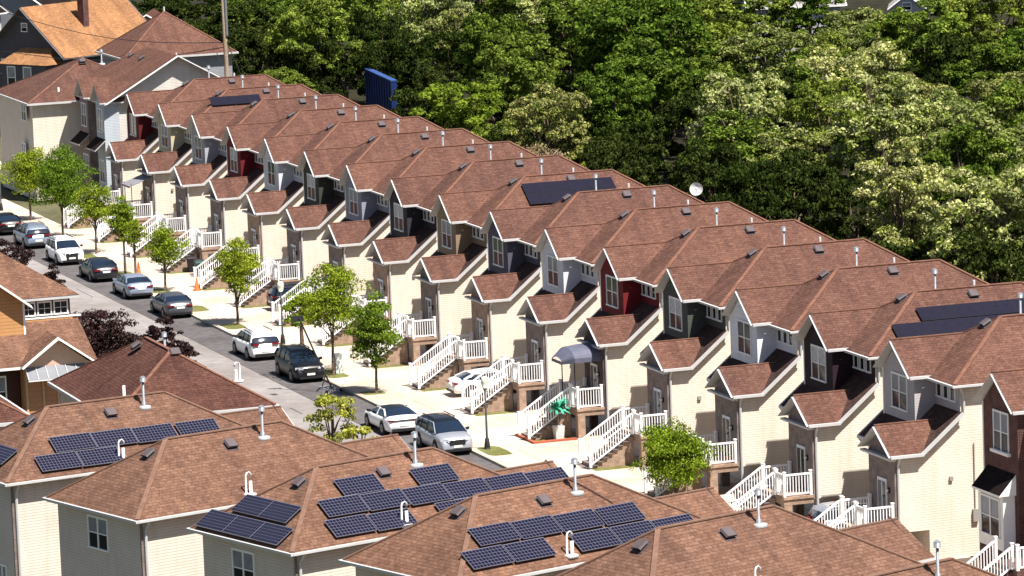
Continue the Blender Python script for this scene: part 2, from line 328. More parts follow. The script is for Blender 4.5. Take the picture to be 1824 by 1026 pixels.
def window(parent, c, w, h, axis='y', sgn=-1, cols=2, sash=True, blind=True, name='window', grid=False):
    """c = centre on the wall surface; the window faces sgn along axis"""
    fr = MB(); pn = MB(); X, Y, Zc = c
    def bx(mb, u0, u1, d0, d1, z0, z1, mat):
        if axis == 'y':
            a, b = sorted((Y+sgn*d0, Y+sgn*d1)); mb.box(X+u0, X+u1, a, b, Zc+z0, Zc+z1, mat)
        else:
            a, b = sorted((X+sgn*d0, X+sgn*d1)); mb.box(a, b, Y+u0, Y+u1, Zc+z0, Zc+z1, mat)
    t = .075
    bx(fr, -w/2-t, w/2+t, -.02, .05, h/2, h/2+t+.02, WHITE); bx(fr, -w/2-t-.03, w/2+t+.03, -.02, .09, -h/2-t, -h/2, WHITE)
    bx(fr, -w/2-t, -w/2, -.02, .048, -h/2, h/2, WHITE); bx(fr, w/2, w/2+t, -.02, .048, -h/2, h/2, WHITE)
    for i in range(cols):
        a = -w/2+w*i/cols; b = -w/2+w*(i+1)/cols
        if i: bx(fr, a-.045, a+.045, -.02, .046, -h/2, h/2, WHITE)
        if sash: bx(fr, a+.04, b-.04, -.018, .035, -.025, .025, WHITE)
        if grid:
            bx(fr, (a+b)/2-.012, (a+b)/2+.012, -.018, .03, -h/2, h/2, WHITE); 
            for q in (-.25, .25) if sash else (0,): bx(fr, a, b, -.018, .029, h*q-.012, h*q+.012, WHITE)
        o = .04 if i else .0
        bx(pn, a+o, b-(.045 if i < cols-1 else 0), -.03, .01, -h/2, 0, GLASS); bx(pn, a+o, b-(.045 if i < cols-1 else 0), -.03, .012, 0, h/2, BLIND if blind else GLASS)
    f = fr.build(name, parent); pn.build('pane', f); return f
def downspout(parent, x, y, z1, z0, dx=.35, dy=0):
    v = MB(); v.tube([(x+dx, y+dy, z1), (x+dx*.8, y+dy*.8, z1-.12), (x, y, z1-.42), (x, y, z0)], .065, GUT, 6); return v.build('downspout', parent)
def railing(mb, p, q, h=.98, n=None, mat=VINYL, post=(True, True)):
    p = Vector(p); q = Vector(q); L = (q-p).length; n = n or max(2, int((Vector((q.x-p.x, q.y-p.y, 0))).length/.145)); U = Vector((0, 0, 1))
    mb.beam(p+U*(h-.03), q+U*(h-.03), .09, .09, mat); mb.beam(p+U*.12, q+U*.12, .05, .08, mat)
    for i in range(1, n):
        a = p.lerp(q, i/n); mb.beam(a+U*.1, a+U*(h-.04), .042, .042, mat, (0, 1, 0))
    for f_, a in zip(post, (p, q)):
        if f_:
            mb.box(a.x-.065, a.x+.065, a.y-.065, a.y+.065, a.z-.02, a.z+h+.1, mat); mb.box(a.x-.085, a.x+.085, a.y-.085, a.y+.085, a.z+h+.1, a.z+h+.15, mat)
DV = plain('dryer_vent_grey', (.3, .28, .25), .6, var=.1)
def wall_bits(t, k):
    r_ = random.Random(k)
    if k % 3 != 1:
        q = MB(); y = r_.uniform(.6, 2.4); z = r_.uniform(2.6, 4.3); q.box(1.84, 1.95, y-.09, y+.09, z-.1, z+.1, DV); q.build('wall_vent', t)
    if k % 2 == 0:
        q = MB(); q.box(1.84, 2.0, 3.2, 3.5, 1.7, 2.3, DV); q.tube([(1.9, 3.35, 2.3), (1.9, 3.35, 5.5)], .03, DV, 5); q.build('electric_meter', t)
FAC = siding('facade_proto', (.5, .5, .5)); SHED = shingle('shingle_shed_shade', (.050, .030, .027), (.075, .046, .041), (.03, .018, .016)); ENT = BRG  # SHED is darkened: the shed roof's shade is put into its shingle colour
def build_body(t, wallmat, roofmat, capmat, porch=True, facade=None):
    fm = facade or wallmat
    w = MB()
    # far side, rear and near side walls
    w.face([(-5.05, 2.7, 0), (-5.05, 2.7, 8.35), (-5.05, 15.9, 8.35), (-5.05, 15.9, 0)], wallmat)
    w.face([(-5.05, 15.9, 0), (-5.05, 15.9, 8.35), (1.85, 15.9, 8.35), (1.85, 15.9, 0)], wallmat)
    if porch:
        # the near side wall is one silhouette: porch, sloping shed end, upper wall
        w.face([(1.85, -.78, 1.5), (1.85, .95, 1.5), (1.85, .95, 0), (1.85, 15.9, 0), (1.85, 15.9, 8.35), (1.85, 2.7, 8.35), (1.85, 2.7, 6.92), (1.85, .5, 5.1), (1.85, -.78, 5.1)], wallmat)
        w.face([(-1.23, -.78, 1.5), (-1.23, -.78, 5.2), (-1.23, .95, 5.45), (-1.23, .95, 1.5)], wallmat)
        w.face([(-4.6, .95, 0), (1.85, .95, 0), (1.85, .95, 5.2), (-4.6, .95, 5.2)], wallmat)
        w.face([(-4.6, .95, 0), (-4.6, .95, 5.2), (-4.6, 2.7, 6.9), (-4.6, 2.7, 0)], wallmat)
        w.face([(-5.05, 2.7, 0), (-4.6, 2.7, 0), (-4.6, 2.7, 8.35), (-5.05, 2.7, 8.35)], wallmat)
        w.face([(-1.23, -.78, 1.5), (1.85, -.78, 1.5), (1.85, .95, 1.5), (-1.23, .95, 1.5)], wallmat)
    else:
        w.face([(1.85, 2.7, 0), (1.85, 15.9, 0), (1.85, 15.9, 8.35), (1.85, 2.7, 8.35)], wallmat)
        w.face([(-5.05, 2.7, 0), (1.85, 2.7, 0), (1.85, 2.7, 6.9), (-5.05, 2.7, 6.9)], wallmat)
    wall = w.build('wall', t)
    b = MB(); z0 = 5.9 if porch else 0
    b.face([(-4.69, 1.6, z0), (-.99, 1.6, z0), (-.99, 1.6, 8.42), (-2.86, 1.6, 9.9), (-4.69, 1.6, 8.42)], fm)
    b.face([(-.99, 1.6, z0), (-.99, 2.7, z0), (-.99, 2.7, 8.42), (-.99, 1.6, 8.42)], fm); b.face([(-4.69, 1.6, z0), (-4.69, 1.6, 8.42), (-4.69, 2.7, 8.42), (-4.69, 2.7, z0)], fm)
    b.box(-4.72, -4.62, 1.57, 1.66, z0, 8.42, WHITE if facade else fm); b.build('bay', t)
    f = MB(); f.face([(-.99, 2.698, 5.9), (1.85, 2.698, 5.9), (1.85, 2.698, 8.35), (-.99, 2.698, 8.35)], fm); f.build('upper_facade', t)
    return wall
def gutters(t):
    g = MB()
    g.box(2.19, 2.32, 2.13, 16.4, 8.30, 8.40, GUT); g.box(-.74, 2.189, 2.12, 2.249, 8.30, 8.40, GUT); g.box(-5.52, 2.19, 16.29, 16.42, 8.30, 8.40, GUT); g.box(-5.53, -5.41, 2.13, 16.288, 8.30, 8.40, GUT)
    g.box(-.755, -.64, 1.25, 2.118, 8.36, 8.49, GUT); g.build('gutter', t)
def townhouse():
    t = empty('townhouse'); build_body(t, CREAM, SH, CAP, True, FAC)
    r = main_roof(t, SH, CAP)
    roof_bits(r, (-2.24, 7.9, 10.45, 1.3), [(-1.05, 9.45, 10.53, .658, 0), (-1.9, 5.9, 10.53, 0, -.58)], [], (-1.9, 9.9, 10.75))
    gutters(t)
    # shed roof over the ground storey and the small porch gable
    p = MB(); sl_ = .82
    zf = lambda y: 5.13+sl_*(y-.35)
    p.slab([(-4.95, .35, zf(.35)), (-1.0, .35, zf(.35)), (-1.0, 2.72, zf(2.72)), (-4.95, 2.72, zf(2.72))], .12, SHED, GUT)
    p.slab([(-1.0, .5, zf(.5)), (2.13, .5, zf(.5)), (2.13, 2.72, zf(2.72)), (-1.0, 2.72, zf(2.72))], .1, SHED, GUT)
    gx, gz, ex, ez = .28, 6.52, 1.85, 5.30
    p.slab([(gx+ex, -1.1, ez), (gx+ex, .75, ez), (gx, 2.2, gz), (gx, -1.1, gz)], .1, SH, GUT)
    p.slab([(gx, -1.1, gz), (gx, 2.2, gz), (gx-ex, .75, ez), (gx-ex, -1.1, ez)], .1, SH, GUT)
    p.beam((gx+ex+.02, -1.12, ez-.09), (gx, -1.12, gz-.09), .04, .16, GUT, (0, 1, 0)); p.beam((gx-ex-.02, -1.12, ez-.09), (gx, -1.12, gz-.09), .04, .16, GUT, (0, 1, 0))
    p.beam((2.15, .52, zf(.52)-.06), (2.15, 2.74, zf(2.74)-.06), .04, .19, GUT, (0, 0, 1))
    p.beam((-4.97, .33, zf(.33)-.08), (-4.97, 2.74, zf(2.74)-.08), .05, .24, GUT, (0, 0, 1))
    p.box(gx-ex, gx+ex-.02, -1.08, -.80, 5.02, 5.12, GUT)
    cap_line(p, [(gx, -1.1, gz), (gx, 2.05, gz)], CAP, .14); pr = p.build('porch_roof', t)
    g = MB(); g.box(2.11, 2.23, -1.1, .62, 5.15, 5.29, GUT); g.build('gutter', pr); g = MB(); g.box(-4.95, -1.6, .22, .345, 4.98, 5.13, GUT)
    g.tube([(-4.8, .28, 4.98), (-4.8, .5, 4.7), (-4.72, .88, 4.5), (-4.72, .88, .2)], .06, GUT, 6); g.build('gutter', pr)
    # brick porch front with gable
    e = MB(); e.face([(-1.232, -.782, 1.5), (1.852, -.782, 1.5), (1.852, -.782, 5.12), (.30, -.782, 6.36), (-1.232, -.782, 5.15)], ENT)
    e.box(1.74, 1.865, -.795, -.66, 1.5, 5.08, ENT); e.build('entry_wall', t)
    d = MB(); d.box(-.12, .92, -.84, -.77, 1.72, 3.98, DOORW); d.box(-.02, .82, -.862, -.838, 1.74, 3.82, DOOR); d.box(.42, .50, -.872, -.86, 1.74, 3.82, DOORW)
    d.box(.52, .80, -.869, -.86, 2.5, 3.7, GLASS)
    dd = d.build('door', t); h = MB(); h.ball((.37, -.90, 2.75), .045, GALV); h.build('handle', dd)
    la = MB(); la.box(1.15, 1.28, -.9, -.79, 3.35, 3.62, DARKM); la.ball((1.215, -.93, 3.5), .09, PVC); la.build('porch_lamp', t)
    # windows
    window(t, (-2.72, 1.6, 7.48), 1.72, 1.6, 'y', -1, 2)
    for i, x in enumerate((-.5, .28, 1.06)): window(t, (x, 2.698, 7.86), .46, .68, 'y', -1, 1, sash=False, blind=False)
    downspout(t, 1.93, -.62, 5.2, .15, .25); downspout(t, 1.93, 2.86, 8.3, 7.15, .3, -.3)
    # landing on brick piers, stairs and railings
    l = MB(); l.box(-.98, 1.9, -2.42, -.79, 1.58, 1.72, BRK); l.box(-.96, 1.84, -2.40, -.80, 1.30, 1.575, BRK)
    l.box(1.40, 1.842, -2.38, -1.95, 0, 1.295, BRK); l.box(-.95, -.5, -2.38, -1.95, 0, 1.295, BRK); l.box(-1.22, -.9, -.62, -.2, 0, 1.495, BRG); l.build('landing', t)
    u = MB()
    for i in range(9):
        y = -2.42-.3*i; z = 1.72-.19*(i+1)+.0
        u.box(-.82, .74, y-.3, y, 0, z-.035, BRK); u.box(-.9, .86, y-.34, y-.004, z-.032, z+.004, STEPM)
    u.build('stairs', t)
    for a_, b_, pp in (((1.8, -2.34, 1.72), (1.8, -.92, 1.72), (True, True)), ((.84, -2.36, 1.72), (1.8, -2.34, 1.72), (True, False)), ((-.9, -2.34, 1.72), (-.9, -.92, 1.72), (True, True))):
        rl = MB(); railing(rl, a_, b_, 1.12, post=pp); rl.build('railing', t)
    for x in (-.86, .80):
        r2 = MB(); railing(r2, (x, -2.42, 1.72), (x, -4.95, .1), 1.18); r2.build('stair_railing', t)
    return t
# row house colours, near (right) to far (left)
def fac(i, c): return siding('facade_%d' % i, c, lap_shade=.75)
FC = [('light grey', (.40, .38, .40), 0), ('near-black plum', (.022, .011, .017), 0), ('white', (.66, .68, .74), 0), ('dark grey-green', (.065, .072, .064), 0), ('dark red', (.15, .012, .016), 0),
      ('pale white', (.62, .64, .70), 0), ('slate navy', (.085, .082, .115), 0), ('tan brown', (.27, .19, .125), 0), ('charcoal', (.035, .03, .038), 0), ('blue-grey', (.25, .26, .32), 0),
      ('dark green-black', (.045, .05, .038), 0), ('off-white', (.60, .61, .66), 0), ('crimson red', (.13, .010, .015), 0), ('soft grey', (.36, .36, .40), 0), ('cream tan', (.52, .46, .33), 0), ('deep maroon', (.11, .012, .014), 0)]
ENTS = {4: brick('brick_dark_brown', (.10, .06, .06), (.07, .045, .045), (.1, .09, .09)), 8: BRK, 11: BRK, 6: BRK}
LAB = ['light grey bay, next to the red brick fronted house', 'near-black plum bay between a light grey and a white one', 'white bay, a near-black plum house on its right',
       'dark grey-green bay between a white and the dark red bay', 'dark red bay and a domed dark canopy over its landing', 'pale white bay just left of the canopied dark red house',
       'slate navy bay between the tan and the pale white one', 'tan brown bay and a wide black solar array on top', 'charcoal bay left of the tan brown house', 'blue-grey bay between the charcoal and dark green ones',
       'dark green-black bay left of the blue-grey house', 'off-white bay with a crimson house on its left', 'crimson bay between the off-white and soft grey ones', 'soft grey bay left of the crimson one',
       'cream tan bay, small solar array and grey awning', 'deep maroon bay, last porch house at the far end']
PITCH = 10.05; units = []
proto = townhouse()
for k in range(16):
    o = proto if k == 0 else copy_tree(proto)
    units.append(o)
for k, o in enumerate(units):
    o.location = (-PITCH*k, 0, 0)
    tag(o, 'townhouse with '+LAB[k], 'townhouse', 'townhouses in the long row along the street')
    mp = {FAC: fac(k, FC[k][1])}
    if k in ENTS: mp[ENT] = ENTS[k]
    mp[BLIND] = (BLIND, BLINDL, BLINDD)[(k*7+k//3) % 3]; mp[DOOR] = (DOOR, DOORB, DOORG)[(k*5+1) % 3]
    remat(o, mp); wall_bits(o, k)
# domed canopy on the red house and grey awning on the cream tan one
def canopy(parent, dome):
    c = MB(); CM = plain('canopy_slate_blue', (.10, .105, .15), .6, var=.15); CG = plain('awning_grey', (.2, .2, .22), .6, var=.15)
    if dome:
        n = 8; pts = []
        for i in range(n+1):
            a = math.pi*i/n; pts.append((.35+1.35*math.cos(a), .62*math.sin(a)))
        for i in range(n):
            (x0, z0), (x1, z1) = pts[i], pts[i+1]
            c.face([(x0, -.8, 4.55+z0), (x0, -2.4, 4.45+z0*.95), (x1, -2.4, 4.45+z1*.95), (x1, -.8, 4.55+z1)], CM)
            c.face([(x0, -2.4, 4.45+z0*.95), (.35+(x0-.35)*.6, -3.0, 4.33+z0*.35), (.35+(x1-.35)*.6, -3.0, 4.33+z1*.35), (x1, -2.4, 4.45+z1*.95)], CM)
        c.box(-1.0, -.97, -2.4, -.8, 4.3, 4.56, CM); c.box(1.67, 1.70, -2.4, -.8, 4.3, 4.56, CM); c.box(-.45, 1.15, -3.02, -2.98, 4.2, 4.36, CM)
        c.hexa([(1.15, -3.02, 4.2), (1.7, -2.42, 4.3), (1.67, -2.4, 4.3), (1.12, -2.98, 4.2), (1.15, -3.02, 4.36), (1.7, -2.42, 4.56), (1.67, -2.4, 4.56), (1.12, -2.98, 4.36)], CM)
    else:
        c.slab([(-1.0, -2.5, 4.25), (1.6, -2.5, 4.25), (1.6, -.8, 4.85), (-1.0, -.8, 4.85)], .06, CG, CG); c.box(-1.0, 1.6, -2.52, -2.49, 4.1, 4.25, CG)
    for x in (-.7, 1.4): c.tube([(x, -2.33, 1.7), (x, -2.33, 4.4)], .035, DARKM, 6)
    c.build('canopy', parent)
canopy(units[4], True); canopy(units[14], False)
PLG = plain('plant_green', (.06, .12, .03), .8, var=.4, scale=9); TERR = plain('terracotta', (.33, .12, .05), .8, var=.15)
def planter(k, x, y, z, lb, w=.25, tall=.35):
    t = empty('flower_pot', (-PITCH*k+x, y, z), 0, lb, 'flower pot'); q = MB(); q.tube([(0, 0, 0), (0, 0, tall*.9), (0, 0, tall)], [w*.6, w*.85, w*.9], TERR, 10); q.build('pot', t)
    r_ = random.Random(k*5+int(x*9)); q = MB()
    for i in range(60):
        a = r_.uniform(0, 6.28); b_ = r_.uniform(.1, 1.4); c_ = Vector((math.cos(a)*math.cos(b_), math.sin(a)*math.cos(b_), math.sin(b_)))*r_.uniform(.1, w*1.3)+Vector((0, 0, tall)); u_ = Vector((r_.uniform(-1, 1), r_.uniform(-1, 1), r_.uniform(-1, 1))).normalized()*.07; v_ = u_.cross(c_).normalized()*.05; q.face([c_-u_, c_+v_, c_+u_, c_-v_], PLG)
    q.build('plant', t)
planter(4, -.55, -1.1, 1.72, 'terracotta flower pot on the landing under the domed dark canopy', .3, .5); planter(2, 1.5, -1.2, 1.72, 'terracotta flower pot on the landing behind the low wide tree'); planter(6, .2, -2.0, 1.72, 'terracotta flower pot on the landing of the slate navy house')
# solar arrays on row roofs (near slope: z = 8.4 + .658 (2.2 - x))
def panel_mesh(w, h, mat, fm):
    p = MB(); p.box(-w/2, w/2, -h/2, h/2, .06, .10, fm); fr = .022
    p.face([(-w/2+fr, -h/2+fr, .1035), (w/2-fr, -h/2+fr, .1035), (w/2-fr, h/2-fr, .1035), (-w/2+fr, h/2-fr, .1035)], mat)
    p.box(-w/2+.05, w/2-.05, -h/2+.1, -h/2+.14, -.05, .06, DARKM); p.box(-w/2+.05, w/2-.05, h/2-.14, h/2-.1, -.05, .06, DARKM)
    o = p.build('solar_panel'); me = o.data
    bpy.data.objects.remove(o); ul = me.uv_layers[0]
    for pl in me.polygons:
        for li in pl.loop_indices:
            q = me.vertices[me.loops[li].vertex_index].co; ul.data[li].uv = (q.x+w/2-.02, q.y+h/2-.01)
    return me
PM = panel_mesh(2.0, 1.02, SOLAR, SFRAME); PB = panel_mesh(2.0, 1.02, SOLARH, SFRB)
def place_panel(parent, me, org, u, v, lift=.06):
    """org: centre on the roof; u along the eave, v up the slope"""
    u = Vector(u).normalized(); v = Vector(v).normalized(); n = u.cross(v)
    o = bpy.data.objects.new('solar_panel', me); COL.objects.link(o); o.parent = parent
    M_ = Matrix((u, v, n)).transposed().to_4x4(); M_.translation = Vector(org)+n*lift; o.matrix_local = M_
SLZ = .658
def near_pt(x, y): return (x, y, 8.4+SLZ*(2.2-x))
VN = Vector((-1, 0, SLZ))
for y in np.arange(6.95, 12.6, 2.02):
    place_panel(units[1], PB, near_pt(-.02, y), (0, 1, 0), VN)
for y in np.arange(5.2, 12.5, 2.02): place_panel(units[1], PB, near_pt(.88, y), (0, 1, 0), VN)
for y in np.arange(7.0, 12.9, 2.02):
    for x in (-.45, .42): place_panel(units[7], PB, near_pt(x, y), (0, 1, 0), VN)
for y in (5.7, 7.72): place_panel(units[14], PB, near_pt(-.3, y), (0, 1, 0), VN); 
# ------------------------------------------------------------------ brick-fronted houses (end of row near, two at the far end)
def brick_house():
    t = empty('brick_townhouse'); build_body(t, CREAM, SH, CAP, False, BRR); r = main_roof(t, SH, CAP); gutters(t)
    roof_bits(r, (-2.24, 7.9, 10.45, 1.3), [(-1.05, 9.45, 10.53, .658, 0)], [], (-1.9, 9.9, 10.75))
    w = window(t, (-2.72, 1.6, 7.25), 1.5, 1.75, 'y', -1, 2); s_ = MB(); s_.box(-3.68, -1.76, 1.44, 1.6, 6.22, 6.36, WHITE); s_.build('sill', w)
    f = MB(); f.box(-.99, 1.85, 2.60, 2.697, 0, 6.3, BRR); f.build('lower_facade', t)
    a = MB(); a.slab([(-4.3, .75, 4.55), (-1.25, .75, 4.55), (-1.25, 1.62, 5.5), (-4.3, 1.62, 5.5)], .1, SHD, WHITE)
    a.face([(-1.25, .8, 4.5), (-1.25, 1.6, 4.5), (-1.25, 1.6, 5.4)], WHITE); a.face([(-4.3, .8, 4.5), (-4.3, 1.6, 5.4), (-4.3, 1.6, 4.5)], WHITE); a.build('awning', t)
    b = MB(); b.box(-4.1, -1.4, .98, 1.59, 1.9, 4.5, WHITE); b.box(-4.1, -1.4, 1.0, 1.59, 0, 1.88, BRR); b.build('bay_window_box', t)
    window(t, (-2.75, .98, 3.35), 1.9, 1.7, 'y', -1, 2)
    d = MB(); d.box(.1, 1.1, 2.53, 2.60, 1.72, 3.9, DOOR); d.build('door', t)
    l = MB(); l.box(-.9, 1.85, .1, 2.59, 0, 1.7, BRR)
    for i in range(8): l.box(-.4, 1.4, .1-.3*(i+1), .1-.3*i, 0, 1.7-.2*(i+1), BRR)
    l.build('stoop', t); 
    for a_, b_ in (((1.8, .15, 1.7), (1.8, 2.5, 1.7)), ((1.35, .1, 1.7), (1.35, -2.3, .1)), ((-.4, .1, 1.7), (-.4, -2.3, .1))):
        rl = MB(); railing(rl, a_, b_, 1.05); rl.build('railing', t)
    downspout(t, 1.93, 2.86, 8.3, .15, .3, -.3); return t
bh = brick_house(); bh.location = (11.5, 0, 0)
tag(bh, 'red brick fronted townhouse with dark awning, at the right edge of the photo', 'townhouse')
# ------------------------------------------------------------------ detached houses on the near side (seen from behind)
def SN(y_): return (y_)
def rear_house(org, deg, label, near_panels=(), hip_panels=(), blue=False, win=(-1.5, 7.3, 1.5, 1.25), pipe_y=10.4, roofm=SHF, capm=CAPF, extra=()):
    t = empty('detached_house', (org[0], org[1], 0), math.pi+R(deg)); build_body(t, CREAMF, roofm, capm, False); r = main_roof(t, roofm, capm, gz=9.75); gutters(t)
    f = .658; zn = lambda x: 8.4+f*(x+5.4); zh = lambda y: 8.4+(2.5/3.9)*(16.3-y)
    roof_bits(r, (-2.25, 7.9, zn(-2.25), 1.25), [(-2.45, 9.7, zn(-2.45), -f, 0), (-1.65, 13.3, zh(13.3), 0, .64)], [(-5.05, pipe_y, zn(-5.05)+.1, True)])
    window(t, (win[0], 15.9, win[1]), win[2], win[3], 'y', 1, 2)
    if win[1] > 6: window(t, (win[0]-.2, 15.9, win[1]-3.3), 1.3, 1.25, 'y', 1, 2)
    downspout(t, -5.14, 15.75, 8.3, .15, -.3, .0); tb = MB(); tb.box(-5.09, -5.0, 15.85, 15.95, 0, 8.3, BRG); tb.build('corner_trim', t)
    for (x, y) in near_panels: place_panel(t, PM, (x, y, zn(x)), (0, -1, 0), (f, 0, f*f) if False else (1, 0, f))
    for (x, y) in hip_panels: place_panel(t, PM, (x, y, zh(y)), (-1, 0, 0), (0, -1, .641))
    tag(t, label, 'house', 'detached houses with tan brown hip roofs'); return t
F1 = rear_house((-4.76, -29.25), 12, 'beige house with six solar panels in two rows, lower left of the photo',
    [(-3.82, 12.3), (-3.86, 10.28), (-3.9, 8.26), (-3.94, 6.1), (-4.72, 13.45), (-4.74, 11.42)], [(-2.6, 15.2), (-.6, 15.2)], win=(-3.6, 3.8, .8, 1.2))
F2 = rear_house((5.33, -27.06), 17, 'beige house with a tan brown roof and no solar panels, window under its eave', [], win=(-1.5, 7.28, 1.5, 1.28))
F3 = rear_house((15.12, -23.31), 17.5, 'beige house with the most solar panels, four of them on its rear slope', [(-2.9, 11.25), (-3.0, 7.55), (-3.75, 12.65), (-3.8, 10.62), (-3.87, 8.59), (-3.95, 6.55), (-4.02, 4.5), (-4.1, 2.5), (-4.72, 13.0), (-4.78, 10.95), (-4.80, 7.6)],
    [(.75, 15.78), (-1.27, 15.78), (-3.3, 15.78), (-.45, 14.78), (-2.47, 14.78)], win=(-1.2, 7.1, 1.5, 1.4))
F4 = rear_house((24.2, -19.7), 19, 'beige house with two rows of solar panels, bottom centre beside the copper cable', [(-3.55, 13.1), (-3.6, 11.05), (-3.66, 9.0), (-3.7, 6.9), (-4.5, 14.2), (-4.53, 12.15), (-4.63, 8.95), (-4.65, 6.9), (-4.7, 4.85)], win=(-1.2, 7.1, 1.5, 1.4))
F5 = rear_house((33.9, -15.9), 20, 'beige house with a plain brown roof, at the bottom right corner of the photo', [], win=(-1.2, 7.1, 1.5, 1.4))
F6 = rear_house((46.3, -14.2), 21, 'beige house mostly outside the photo, beyond its bottom right corner', [], win=(-1.2, 7.1, 1.5, 1.4))
c = MB(); zz4 = lambda x: 8.4+.658*(x+5.4)+.04
c.tube([(-1.6, 7.8, 10.95), (-2.2, 7.3, zz4(-2.2)), (-3.1, 6.7, zz4(-3.1))], .04, BRR, 5); c.build('cable', F4)
def hip_house(name, x0, x1, y0, y1, ze, rise, wall, roofm, capm, label, axis='x', over=.4, cat='house', group=None, rz=0, parent_loc=None, walls_extra=None):
    cx, cy = (x0+x1)/2, (y0+y1)/2; t = empty(name, (cx, cy, 0), rz); a, b = (x1-x0)/2, (y1-y0)/2
    w = MB(); w.box(-a+over, a-over, -b+over, b-over, 0, ze-.02, wall); w.build('wall', t)
    r = MB(); h = min(a, b); E = (-(a-h), -(b-h), ze+rise); F = (a-h, b-h, ze+rise)
    if a >= b:
        r.face([(-a, -b, ze), (a, -b, ze), F, E], roofm); r.face([(a, b, ze), (-a, b, ze), E, F], roofm); r.face([(a, -b, ze), (a, b, ze), F], roofm); r.face([(-a, b, ze), (-a, -b, ze), E], roofm)
    else:
        r.face([(a, -b, ze), (a, b, ze), F, E], roofm); r.face([(-a, b, ze), (-a, -b, ze), E, F], roofm); r.face([(-a, -b, ze), (a, -b, ze), E], roofm); r.face([(a, b, ze), (-a, b, ze), F], roofm)
    r.box(-a+.02, a-.02, -b+.02, b-.02, ze-.16, ze-.005, GUT)
    for q in ((-a, -b), (-a, b)): cap_line(r, [(q[0]*.99, q[1]*.99, ze+.03), E if (a >= b or q[1] < 0) else F], capm, .24)
    for q in ((a, -b), (a, b)): cap_line(r, [(q[0]*.99, q[1]*.99, ze+.03), F if (a >= b or q[1] > 0) else E], capm, .24)
    if a != b: cap_line(r, [E, F], capm, .24)
    ro = r.build('roof', t); g = MB()
    g.box(-a-.1, a+.1, -b-.12, -b-.004, ze-.16, ze, GUT); g.box(-a-.1, a+.1, b+.004, b+.12, ze-.16, ze, GUT); g.box(a+.004, a+.12, -b, b, ze-.162, ze-.002, GUT); g.box(-a-.12, -a-.004, -b, b, ze-.162, ze-.002, GUT); g.build('gutter', t)
    tag(t, label, cat, group); return t, ro
SHADEW = siding('siding_grey_beige', (.42, .38, .33)); 
MH, mr = hip_house('detached_house', -23.67, -10.6, -35.66, -27.55, 8.3, 2.45, CREAMF, SHR, CAP, 'wide house with a red-brown hip roof, nearest the road on the left')
roof_bits(mr, (-2.3, .9, 9.95, .9), [(-1.4, -.75, 10.5, 0, -.6), (2.6, .15, 10.6, .6, 0)], [(4.3, -2.9, 9.05, False), (.6, 3.7, 8.75, True)])
